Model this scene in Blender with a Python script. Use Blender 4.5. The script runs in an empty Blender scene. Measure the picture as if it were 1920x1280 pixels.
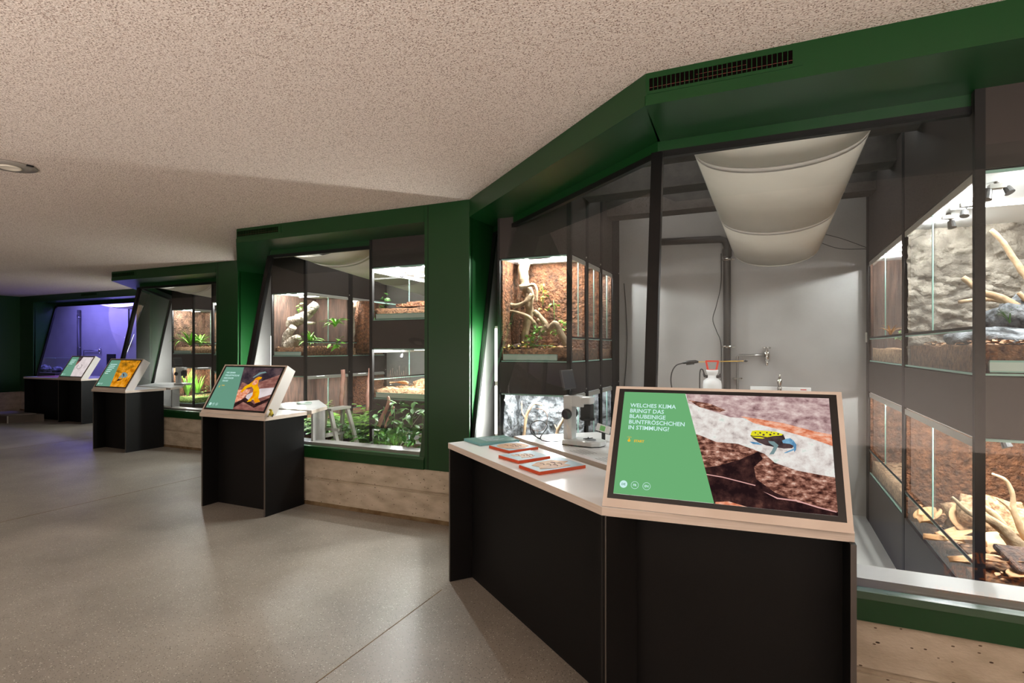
import bpy, bmesh, math, random
from mathutils import Vector, Matrix, noise
R = random.Random(7)
C = bpy.context.scene.collection
SC = bpy.context.scene
PI = math.pi

# ------------------------------------------------------------------ camera, world, exposure
EYE = 1.55
FOC = 1043.0
YAW = math.atan(480 / 1043)
HORIZ = 652.0
cd = bpy.data.cameras.new('camera'); cam = bpy.data.objects.new('camera', cd); C.objects.link(cam)
cd.sensor_width = 36; cd.lens = FOC / 1920 * 36; cd.shift_y = (HORIZ - 640) / 1920
cd.clip_start = .02; cd.clip_end = 80
cam.location = (0, 0, EYE); cam.rotation_euler = (PI / 2, 0, YAW)
SC.camera = cam
w = bpy.data.worlds.new('world'); SC.world = w; w.use_nodes = True
w.node_tree.nodes['Background'].inputs[0].default_value = (.9, .88, .85, 1)
w.node_tree.nodes['Background'].inputs[1].default_value = .05
SC.view_settings.view_transform = 'Standard'; SC.view_settings.look = 'None'
SC.view_settings.exposure = 0; SC.view_settings.gamma = 1; SC.view_settings.use_curve_mapping = False
SC.cycles.max_bounces = 7; SC.cycles.transparent_max_bounces = 28
SC.cycles.diffuse_bounces = 4; SC.cycles.glossy_bounces = 3; SC.cycles.caustics_reflective = False
SC.cycles.caustics_refractive = False; SC.cycles.sample_clamp_indirect = 4

def area(name, loc, sx, sy, power, col=(1, 1, 1), rot=(0, 0, 0), spread=None):
    d = bpy.data.lights.new(name, 'AREA'); d.shape = 'RECTANGLE'; d.size = sx; d.size_y = sy
    d.energy = power; d.color = col
    if spread: d.spread = spread
    o = bpy.data.objects.new(name, d); C.objects.link(o); o.location = loc; o.rotation_euler = rot
    return o
def spot(name, loc, power, col, aim, ang=1.6, blend=.6, rad=.05):
    d = bpy.data.lights.new(name, 'SPOT'); d.energy = power; d.color = col; d.spot_size = ang
    d.spot_blend = blend; d.shadow_soft_size = rad
    o = bpy.data.objects.new(name, d); C.objects.link(o); o.location = loc
    o.rotation_euler = (Vector(aim) - Vector(loc)).to_track_quat('-Z', 'Y').to_euler()
    return o
WARM = (1, .92, .84); NEUT = (1, .985, .955); COOL = (.93, .97, 1); VIOL = (.25, .22, 1)
# gallery fill: uplights and ceiling spots added to brighten ceiling and floor
for x, p in ((-13.0, 25), (-9.5, 75), (-6.0, 115), (-2.5, 180), (1.2, 290), (3.4, 230)):
    area('fill_uplight', (x, -2.28, .62), 1.6, .14, p, (1, .93, .875), (PI, 0, 0))
for x, y, p in ((-10.5, 2.4, 60), (-6.8, 1.2, 85), (-3.6, 1.5, 80), (-1.0, -.2, 25), (1.2, -1.0, 45), (2.2, .9, 45)):
    spot('fill_downlight', (x, y, 2.79), p, WARM, (x, y, 0), 2.3, .8, .06)

# ------------------------------------------------------------------ helpers
def lin(c):
    return tuple(((v / 255) / 12.92 if v / 255 <= .04045 else ((v / 255 + .055) / 1.055) ** 2.4) for v in c)
def base_of(o):
    v = Vector((0, 0, 0))
    while o is not None:
        v += o.location; o = o.parent
    return v
class MB:
    def __init__(s): s.v = []; s.f = []
    def add(s, vs, fs):
        n = len(s.v); s.v += [tuple(v) for v in vs]; s.f += [tuple(i + n for i in f) for f in fs]; return s
    def box(s, x0, x1, y0, y1, z0, z1):
        return s.add([(x0, y0, z0), (x1, y0, z0), (x1, y1, z0), (x0, y1, z0), (x0, y0, z1), (x1, y0, z1), (x1, y1, z1), (x0, y1, z1)],
                     [(0, 3, 2, 1), (4, 5, 6, 7), (0, 1, 5, 4), (1, 2, 6, 5), (2, 3, 7, 6), (3, 0, 4, 7)])
    def hexa(s, a, b):   # two loops of equal length joined
        n = len(a)
        return s.add(list(a) + list(b), [tuple(range(n))[::-1], tuple(range(n, 2 * n))] + [(i, (i + 1) % n, n + (i + 1) % n, n + i) for i in range(n)])
    def prism(s, poly, z0, z1):
        return s.hexa([(x, y, z0) for x, y in poly], [(x, y, z1) for x, y in poly])
    def slab(s, poly, th, nrm=None):   # planar 3d polygon given thickness along its normal
        p = [Vector(q) for q in poly]
        n = Vector(nrm) if nrm else (p[1] - p[0]).cross(p[2] - p[0]).normalized()
        return s.hexa([q - n * th / 2 for q in p], [q + n * th / 2 for q in p])
    def bar(s, p, q, w, h, side=None):
        p = Vector(p); q = Vector(q); d = (q - p).normalized()
        a = Vector(side) if side else (Vector((0, 0, 1)) if abs(d.z) < .9 else Vector((0, 1, 0)))
        b = d.cross(a).normalized(); a = b.cross(d).normalized()
        a *= h / 2; b *= w / 2
        return s.hexa([p + a + b, p - a + b, p - a - b, p + a - b], [q + a + b, q - a + b, q - a - b, q + a - b])
    def tube(s, pts, rad, seg=8, jit=0, caps=True, rnd=R):
        pts = [Vector(p) for p in pts]; n = len(pts)
        rad = [rad] * n if isinstance(rad, (int, float)) else list(rad)
        vs = []; fs = []; pa = None
        for i, p in enumerate(pts):
            d = (pts[min(i + 1, n - 1)] - pts[max(i - 1, 0)]).normalized()
            if pa is None: pa = d.orthogonal().normalized()
            pa = (pa - d * pa.dot(d)); pa = pa.normalized() if pa.length > 1e-4 else d.orthogonal().normalized()
            pb = d.cross(pa)
            for k in range(seg):
                t = 2 * PI * k / seg; r = rad[i] * (1 + jit * rnd.uniform(-1, 1))
                vs.append(p + (pa * math.cos(t) + pb * math.sin(t)) * r)
        for i in range(n - 1):
            for k in range(seg):
                a = i * seg + k; b = i * seg + (k + 1) % seg; fs.append((a, b, b + seg, a + seg))
        if caps: fs.append(tuple(range(seg))[::-1]); fs.append(tuple(range((n - 1) * seg, n * seg)))
        return s.add(vs, fs)
    def lathe(s, prof, c=(0, 0, 0), seg=20, axis='z', ring=False):
        vs = []; n = len(prof)
        for r, h in prof:
            for k in range(seg):
                t = 2 * PI * k / seg
                p = (r * math.cos(t), r * math.sin(t), h)
                if axis == 'y': p = (p[0], h, p[1])
                if axis == 'x': p = (h, p[0], p[1])
                vs.append((c[0] + p[0], c[1] + p[1], c[2] + p[2]))
        fs = [(i * seg + k, i * seg + (k + 1) % seg, (i + 1) * seg + (k + 1) % seg, (i + 1) * seg + k) for i in range(n - 1) for k in range(seg)]
        if not ring: fs += [tuple(range(seg))[::-1], tuple(range((n - 1) * seg, n * seg))]
        return s.add(vs, fs)
    def ball(s, c, rx, ry, rz, u=10, v=7):
        prof = [(max(1e-4, math.sin(PI * i / v)), -math.cos(PI * i / v)) for i in range(v + 1)]
        m = MB().lathe(prof, seg=u)
        return s.add([(c[0] + x * rx, c[1] + y * ry, c[2] + z * rz) for x, y, z in m.v], m.f)
def smooth_path(pts, n=4):
    P = [Vector(p) for p in pts]; P = [P[0] * 2 - P[1]] + P + [P[-1] * 2 - P[-2]]; out = []
    for i in range(1, len(P) - 2):
        for k in range(n):
            t = k / n; a, b, c_, d = P[i - 1:i + 3]
            out.append(.5 * ((2 * b) + (c_ - a) * t + (2 * a - 5 * b + 4 * c_ - d) * t * t + (3 * b - a - 3 * c_ + d) * t ** 3))
    out.append(P[-2]); return out
def obj(name, mb, m, parent=None, smooth=False, kind=None, label=None, local=False, bevel=0, fixn=True):
    me = bpy.data.meshes.new(name)
    off = Vector((0, 0, 0)) if (parent is None or local) else base_of(parent)
    me.from_pydata([tuple(Vector(v) - off) for v in mb.v], [], mb.f)
    if fixn or bevel:
        bm = bmesh.new(); bm.from_mesh(me)
        if fixn: bmesh.ops.recalc_face_normals(bm, faces=bm.faces)
        if bevel: bmesh.ops.bevel(bm, geom=[e for e in bm.edges if e.is_manifold and e.calc_face_angle(0) > .5], offset=bevel, segments=2, affect='EDGES', profile=.5)
        bm.to_mesh(me); bm.free()
    if smooth:
        for p in me.polygons: p.use_smooth = True
    me.materials.append(m); me.update()
    o = bpy.data.objects.new(name, me); C.objects.link(o)
    if parent is not None: o.parent = parent
    if kind: o['kind'] = kind
    if label: o['label'] = label
    return o
def thing(name, label, cat, loc=(0, 0, 0), group=None, rz=0):
    o = bpy.data.objects.new(name, None); o.empty_display_size = .05; C.objects.link(o)
    o.location = loc; o.rotation_euler.z = rz; o['label'] = label; o['category'] = cat
    if group: o['group'] = group
    return o
def tag(o, label, cat, group=None):
    o['label'] = label; o['category'] = cat
    if group: o['group'] = group
    return o
def struct(name, mb, m, parent=None, **k):
    return obj(name, mb, m, parent, kind='structure', **k)
def sempty(name):
    o = bpy.data.objects.new(name, None); C.objects.link(o); o['kind'] = 'structure'; return o
def at(px, py, y):   # where the sight line of a photo point meets the depth plane y: gives a real place in the room
    dx = (px - 960) / FOC; c, s = math.cos(YAW), math.sin(YAW)
    rx, ry = dx * c - s, dx * s + c; t = y / ry
    return Vector((rx * t, y, EYE + (HORIZ - py) / FOC * t))
def atx(px, py, x):
    dx = (px - 960) / FOC; c, s = math.cos(YAW), math.sin(YAW)
    rx, ry = dx * c - s, dx * s + c; t = x / rx
    return Vector((x, ry * t, EYE + (HORIZ - py) / FOC * t))

# ------------------------------------------------------------------ materials
MATS = {}
def mat(name, col, rough=.5, metal=0, col2=None, nscale=8, ndet=4, nlo=.35, nhi=.65, bump=0, bscale=60, spec=.5,
        specks=None, bdist=.01, stretch=None, emit=0, coat=0, trans=0, alpha=1):
    m = bpy.data.materials.new(name); m.use_nodes = True; nt = m.node_tree; N = nt.nodes; L = nt.links
    b = N['Principled BSDF']; b.inputs['Base Color'].default_value = (*col, 1)
    b.inputs['Roughness'].default_value = rough; b.inputs['Metallic'].default_value = metal
    b.inputs['Specular IOR Level'].default_value = spec; b.inputs['Coat Weight'].default_value = coat
    b.inputs['Alpha'].default_value = alpha
    tc = N.new('ShaderNodeTexCoord'); src = tc.outputs['Object']
    if stretch:
        mp = N.new('ShaderNodeMapping'); mp.inputs['Scale'].default_value = stretch; L.new(src, mp.inputs[0]); src = mp.outputs[0]
    out = None
    if col2 is not None:
        n = N.new('ShaderNodeTexNoise'); n.inputs['Scale'].default_value = nscale; n.inputs['Detail'].default_value = ndet
        L.new(src, n.inputs['Vector'])
        r = N.new('ShaderNodeValToRGB'); r.color_ramp.elements[0].position = nlo; r.color_ramp.elements[1].position = nhi
        r.color_ramp.elements[0].color = (*col, 1); r.color_ramp.elements[1].color = (*col2, 1)
        L.new(n.outputs['Fac'], r.inputs[0]); out = r.outputs[0]
    for sp in (specks or []):   # (scale, radius, colour, density)
        vo = N.new('ShaderNodeTexVoronoi'); vo.inputs['Scale'].default_value = sp[0]; L.new(src, vo.inputs['Vector'])
        lt = N.new('ShaderNodeMath'); lt.operation = 'LESS_THAN'; lt.inputs[1].default_value = sp[1]; L.new(vo.outputs['Distance'], lt.inputs[0])
        sx = N.new('ShaderNodeSeparateColor'); L.new(vo.outputs['Color'], sx.inputs[0])
        l2 = N.new('ShaderNodeMath'); l2.operation = 'LESS_THAN'; l2.inputs[1].default_value = sp[3]; L.new(sx.outputs[0], l2.inputs[0])
        mu = N.new('ShaderNodeMath'); mu.operation = 'MULTIPLY'; L.new(lt.outputs[0], mu.inputs[0]); L.new(l2.outputs[0], mu.inputs[1])
        mx = N.new('ShaderNodeMix'); mx.data_type = 'RGBA'; L.new(mu.outputs[0], mx.inputs['Factor'])
        if out: L.new(out, mx.inputs['A'])
        else: mx.inputs['A'].default_value = (*col, 1)
        mx.inputs['B'].default_value = (*sp[2], 1); out = mx.outputs['Result']
    if out: L.new(out, b.inputs['Base Color'])
    if bump:
        n = N.new('ShaderNodeTexNoise'); n.inputs['Scale'].default_value = bscale; n.inputs['Detail'].default_value = 5
        L.new(src, n.inputs['Vector'])
        bp = N.new('ShaderNodeBump'); bp.inputs['Strength'].default_value = bump; bp.inputs['Distance'].default_value = bdist
        L.new(n.outputs['Fac'], bp.inputs['Height']); L.new(bp.outputs[0], b.inputs['Normal'])
    if emit:
        b.inputs['Emission Color'].default_value = (*col, 1); b.inputs['Emission Strength'].default_value = emit
    MATS[name] = m; return m
def glass(name, tint, ior=1.5, rough=0.0):
    m = bpy.data.materials.new(name); m.use_nodes = True; nt = m.node_tree; N = nt.nodes; L = nt.links
    N.remove(N['Principled BSDF']); o = N['Material Output']
    t = N.new('ShaderNodeBsdfTransparent'); t.inputs[0].default_value = (*tint, 1)
    g = N.new('ShaderNodeBsdfGlossy'); g.inputs['Roughness'].default_value = rough; g.inputs[0].default_value = (1, 1, 1, 1)
    fr = N.new('ShaderNodeFresnel'); fr.inputs[0].default_value = ior
    ge = N.new('ShaderNodeNewGeometry')
    su = N.new('ShaderNodeMath'); su.operation = 'SUBTRACT'; su.inputs[0].default_value = 1; L.new(ge.outputs['Backfacing'], su.inputs[1])
    mu = N.new('ShaderNodeMath'); mu.operation = 'MULTIPLY'; L.new(fr.outputs[0], mu.inputs[0]); L.new(su.outputs[0], mu.inputs[1])
    mx = N.new('ShaderNodeMixShader'); L.new(mu.outputs[0], mx.inputs[0]); L.new(t.outputs[0], mx.inputs[1]); L.new(g.outputs[0], mx.inputs[2])
    L.new(mx.outputs[0], o.inputs['Surface']); MATS[name] = m; return m
def emis(name, col, st=1.0, col2=None, nscale=6, nlo=.4, nhi=.6, stretch=None, det=6):
    m = bpy.data.materials.new(name); m.use_nodes = True; nt = m.node_tree; N = nt.nodes; L = nt.links
    N.remove(N['Principled BSDF']); o = N['Material Output']
    e = N.new('ShaderNodeEmission'); e.inputs[0].default_value = (*col, 1); e.inputs[1].default_value = st
    if col2:
        tc = N.new('ShaderNodeTexCoord'); mp = N.new('ShaderNodeMapping'); L.new(tc.outputs['Object'], mp.inputs[0])
        if stretch: mp.inputs['Scale'].default_value = stretch
        n = N.new('ShaderNodeTexNoise'); n.inputs['Scale'].default_value = nscale; n.inputs['Detail'].default_value = det
        n.inputs['Roughness'].default_value = .65
        L.new(mp.outputs[0], n.inputs['Vector'])
        r = N.new('ShaderNodeValToRGB'); cols = [col] + (col2 if isinstance(col2, list) else [col2])
        els = r.color_ramp.elements
        for i, cc in enumerate(cols):
            pos = nlo + (nhi - nlo) * i / (len(cols) - 1)
            el = els[0] if i == 0 else els[-1] if i == len(cols) - 1 else els.new(pos)
            if i in (0, len(cols) - 1): el.position = pos
            el.color = (*cc, 1)
        L.new(n.outputs['Fac'], r.inputs[0]); L.new(r.outputs[0], e.inputs[0])
    L.new(e.outputs[0], o.inputs['Surface']); MATS[name] = m; return m

GREEN = mat('green_paint', lin((14, 56, 22)), .33, spec=.38, bump=.03, bscale=300)
CEIL = mat('ceiling_spray', lin((214, 196, 184)), .95, col2=lin((236, 222, 212)), nscale=90, ndet=3, bump=.8, bscale=130, spec=.1,
           specks=[(105, .34, lin((150, 128, 116)), .5), (70, .3, lin((186, 164, 152)), .45)])
FLOOR = mat('polished_screed', lin((112, 105, 96)), .42, col2=lin((142, 134, 124)), nscale=1.6, ndet=7, nlo=.3, nhi=.75, bump=.05, bscale=90, spec=.5,
            specks=[(85, .26, lin((178, 170, 158)), .26), (120, .3, lin((66, 58, 50)), .36)])
CONC = mat('concrete', lin((170, 157, 138)), .85, col2=lin((200, 188, 170)), nscale=5, ndet=8, bump=.25, bscale=60, spec=.2,
           stretch=(1, 1, 2.2), specks=[(24, .16, lin((92, 78, 64)), .35), (11, .09, lin((66, 52, 42)), .4)])
CONCD = mat('concrete_foot', lin((98, 78, 54)), .9, col2=lin((130, 112, 86)), nscale=9, bump=.3, bscale=70, spec=.1)
BLACK = mat('black_panel', lin((14, 13, 13)), .55, spec=.2, bump=.04, bscale=200)
EDGE = mat('black_panel_edge', lin((70, 64, 60)), .5)
FRAME = mat('black_frame', lin((16, 15, 15)), .45, spec=.25)
PLY = mat('pale_ply_edge', lin((218, 204, 192)), .55, col2=lin((206, 190, 176)), nscale=4, stretch=(1, 1, 40))
WHITE = mat('white_laminate', lin((232, 231, 230)), .28)
SHELL = mat('white_shell', lin((200, 194, 188)), .45)
RACK = mat('taupe_rack_panel', lin((54, 48, 45)), .5, spec=.3)
RACKP = mat('rack_post', lin((26, 24, 23)), .5, spec=.25)
IWALL = mat('grey_wall', lin((152, 149, 146)), .5, col2=lin((160, 157, 154)), nscale=3, spec=.35)
IDARK = mat('dark_ceiling', lin((34, 34, 32)), .9, col2=lin((44, 43, 40)), nscale=6)
BEAM = mat('dark_beam', lin((62, 57, 53)), .9, col2=lin((52, 47, 44)), nscale=12, bump=.3, bscale=30)
IFLOOR = mat('pale_floor', lin((180, 178, 172)), .4)
FABRIC = mat('white_fabric', lin((228, 224, 214)), .8, col2=lin((216, 211, 200)), nscale=2, spec=.2, bump=.08, bscale=8)
RAIL = mat('pale_metal', lin((200, 198, 190)), .35, metal=.6)
CHROME = mat('chrome', lin((225, 222, 216)), .12, metal=1)
STEEL = mat('steel', lin((150, 148, 145)), .3, metal=.9)
DARKP = mat('dark_plastic', lin((28, 28, 29)), .4)
PIPE = mat('dark_pipe', lin((58, 56, 54)), .45)
DUCTD = mat('vent_dark', lin((14, 8, 7)), .95, spec=0)
RUST = mat('rusty_mesh', lin((104, 52, 42)), .8)
WGLASS = glass('window_glass', (.965, .975, .97), 1.5)
TGLASS = glass('tank_glass', (.975, .985, .98), 1.42)
GEDGE = mat('glass_edge', lin((150, 190, 178)), .2, emit=.0)
TRAY = mat('tray_glass', lin((196, 214, 206)), .2, spec=.6)
CORK = mat('cork_brown', lin((66, 46, 36)), .9, bdist=.05, col2=lin((138, 92, 64)), nscale=24, ndet=9, nlo=.3, nhi=.72, bump=1.0, bscale=42, spec=.2,
           specks=[(60, .25, lin((70, 40, 26)), .35)])
CORKD = mat('cork_dark', lin((56, 40, 32)), .9, bdist=.05, col2=lin((104, 76, 60)), nscale=10, ndet=9, bump=1.0, bscale=42, spec=.2,
            specks=[(70, .2, lin((168, 140, 120)), .2)])
BARKV = mat('bark_red', lin((46, 31, 24)), .85, col2=lin((84, 60, 47)), nscale=7, stretch=(5, 5, .6), bump=1.0, bscale=18)
ROCK = mat('pale_rock', lin((104, 97, 88)), .9, bdist=.05, col2=lin((158, 150, 138)), nscale=9, ndet=9, bump=1.0, bscale=14, spec=.2)
ROCKG = mat('grey_rock', lin((52, 54, 56)), .9, bdist=.05, col2=lin((128, 131, 135)), nscale=12, ndet=9, nlo=.4, nhi=.62, bump=1.0, bscale=18, spec=.2)
ROCKD = mat('dark_slate', lin((62, 62, 64)), .9, bdist=.05, col2=lin((130, 130, 134)), nscale=5, ndet=9, nlo=.4, nhi=.75, bump=1.0, bscale=14, spec=.2)
SOIL = mat('soil', lin((56, 38, 28)), .95, col2=lin((116, 84, 60)), nscale=40, bump=1.0, bscale=60, spec=.1)
SAND = mat('bark_chips', lin((112, 82, 60)), .95, col2=lin((184, 150, 116)), nscale=40, bump=1.0, bscale=60, spec=.1)
LITTER = mat('leaf_litter', lin((132, 92, 62)), .8, col2=lin((188, 148, 108)), nscale=22)
DRY = mat('dry_leaf', lin((168, 122, 78)), .7, col2=lin((206, 164, 118)), nscale=12, bump=.3, bscale=30)
WOOD = mat('driftwood', lin((112, 92, 72)), .8, col2=lin((178, 156, 126)), nscale=9, ndet=8, bump=.8, bscale=40, spec=.2)
WOODB = mat('peeled_branch', lin((132, 106, 80)), .75, col2=lin((184, 158, 126)), nscale=12, bump=.5, bscale=40, spec=.25)
LOG = mat('grey_log', lin((128, 112, 96)), .9, bdist=.05, col2=lin((196, 184, 166)), nscale=9, ndet=8, bump=1.0, bscale=25)
PINK = mat('pink_stem', lin((170, 120, 106)), .8, col2=lin((200, 156, 140)), nscale=10, bump=.5, bscale=30)
LEAF = mat('fresh_leaf', lin((84, 148, 44)), .42, col2=lin((140, 196, 70)), nscale=10)
LEAFD = mat('deep_leaf', lin((44, 92, 38)), .45, col2=lin((92, 146, 62)), nscale=10)
LEAFY = mat('yellow_leaf', lin((190, 160, 60)), .5, col2=lin((220, 196, 96)), nscale=10)
MOSS = mat('moss', lin((70, 96, 40)), .95, col2=lin((134, 158, 76)), nscale=30, bump=1.0, bscale=60)
REDP = mat('red_plastic', lin((214, 62, 40)), .4)
YELP = mat('yellow_rod', lin((214, 170, 60)), .4)
HDPE = mat('milky_plastic', lin((222, 222, 222)), .4)
MSC = mat('microscope_white', lin((206, 208, 208)), .32)
ORANGE = mat('orange_edge', lin((196, 72, 30)), .5)
BOARDB = mat('plate_blue', lin((150, 176, 186)), .5)
BOARDT = mat('plate_teal', lin((46, 102, 92)), .45)
BOARDE = mat('plate_teal_edge', lin((106, 160, 162)), .5)
BROWNP = mat('print_ochre', lin((196, 146, 84)), .55, col2=lin((160, 110, 66)), nscale=30)
PALEP = mat('print_skin', lin((202, 176, 154)), .55, col2=lin((176, 146, 122)), nscale=30)
DARKI = mat('print_ink', lin((84, 66, 60)), .6)
LAMP = emis('tube_light', (1, .98, .94), 14)
LAMPW = emis('lamp_white', (1, .97, .92), 5)
DIFF = mat('lid_white', lin((235, 238, 238)), .5)

SILLG = mat('sill_grey', lin((150, 148, 144)), .45)
# ------------------------------------------------------------------ plan of the wall (x along it, y into it)
HC = 2.82; ZF = 2.67; ZS = .58; ZG0 = .585; ZG1 = 2.61; ZB = .468
# bay: A = right edge of the pillar on its left, B = outer corner, E = right end of the glass, pillar E..P2 on its right
BAYS = {
    1: dict(A=(-2.32, 4.17), B=(-.515, 2.60), E=(1.92, 2.60), P=2.375, back=6.0, xr=2.2),
    2: dict(A=(-6.98, 5.66), B=(-5.16, 4.17), E=(-2.778, 4.17), P=-2.32, back=7.62, xr=-2.52),
    3: dict(A=(-11.82, 7.45), B=(-9.985, 5.66), E=(-7.435, 5.66), P=-6.98, back=9.2, xr=-7.18),
    4: dict(A=(-16.30, 7.45), B=(-16.30, 7.45), E=(-12.28, 7.45), P=-11.82, back=9.4, xr=-12.02, xl=-20.5),
}
def top_pt(b, which):
    A, B, E = (Vector((*BAYS[b][k], 0)) for k in 'ABE')
    tB = B + Vector((-.03 if b != 4 else 0, .48, 0))
    if which == 'B': return tB
    if which == 'E': return E + Vector((0, .48, 0))
    if b == 4: return tB
    d = (A - B); k = (A.x - tB.x) / d.x
    return tB + d * k
def gl(b, which, z):    # point of the tilted glazing at height z
    p = Vector((*BAYS[b][which], 0)); t = top_pt(b, which); k = (z - ZG0) / (ZG1 - ZG0)
    q = p.lerp(t, k); q.z = z; return q

# ------------------------------------------------------------------ shell
front = [(-16.9, 7.45), BAYS[4]['E'], BAYS[3]['A'], BAYS[3]['B'], BAYS[3]['E'], BAYS[2]['A'], BAYS[2]['B'], BAYS[2]['E'],
         BAYS[1]['A'], BAYS[1]['B'], BAYS[1]['E'], (2.375, 2.60), (4.2, 1.05)]
RX, RY = 4.2, -2.4
struct('floor', MB().prism([(-16.9, RY), (RX, RY), (RX, 1.05), (2.375, 2.6), (-.515, 2.6), (-2.32, 4.17), (-5.16, 4.17), (-6.98, 5.66), (-9.985, 5.66), (-11.82, 7.45), (-16.9, 7.45)], -.1, 0), FLOOR)
struct('ceiling', MB().prism([(-16.9, RY), (RX, RY)] + front[::-1], HC, HC + .06), CEIL)
def wallgroup(name, x0, x1, y0, y1):
    w_ = struct(name, MB().box(x0, x1, y0, y1, ZB, HC), GREEN)
    struct('concrete_base', MB().box(x0, x1, y0, y1, 0, ZB), CONC, w_); return w_
wallgroup('wall_left', -17.1, -16.9, RY, 7.7)
struct('wall_right', MB().box(RX, RX + .15, RY, 1.2, 0, HC), CONC)
struct('wall_rear', MB().box(-17.1, RX + .15, RY - .15, RY, 0, HC), mat('rear_wall_paint', lin((120, 112, 102)), .8))
struct('wall_front', MB().hexa([(2.375, 2.6, 0), (4.2, 1.05, 0), (4.2, 1.05, HC), (2.375, 2.6, HC)], [(2.475, 2.7, 0), (4.3, 1.15, 0), (4.3, 1.15, HC), (2.475, 2.7, HC)]), GREEN)

# floor slab joints: fine saw cuts


for (a, b_) in (((-1.9, 3.05), (-1.9, -2.38)), ((-6.2, 5.0), (-6.2, -2.38)), ((-10.6, 5.9), (-10.6, -2.38))):
    struct('trim_1', MB().box(a[0] - .0025, a[0] + .0025, b_[1], a[1], .0002, .0012), CONCD)

def pane(name, p, th, parent, m=WGLASS, **k):
    return obj(name, MB().slab(p, th), m, parent, kind='structure' if parent.get('kind') == 'structure' else None, **k)

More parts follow.
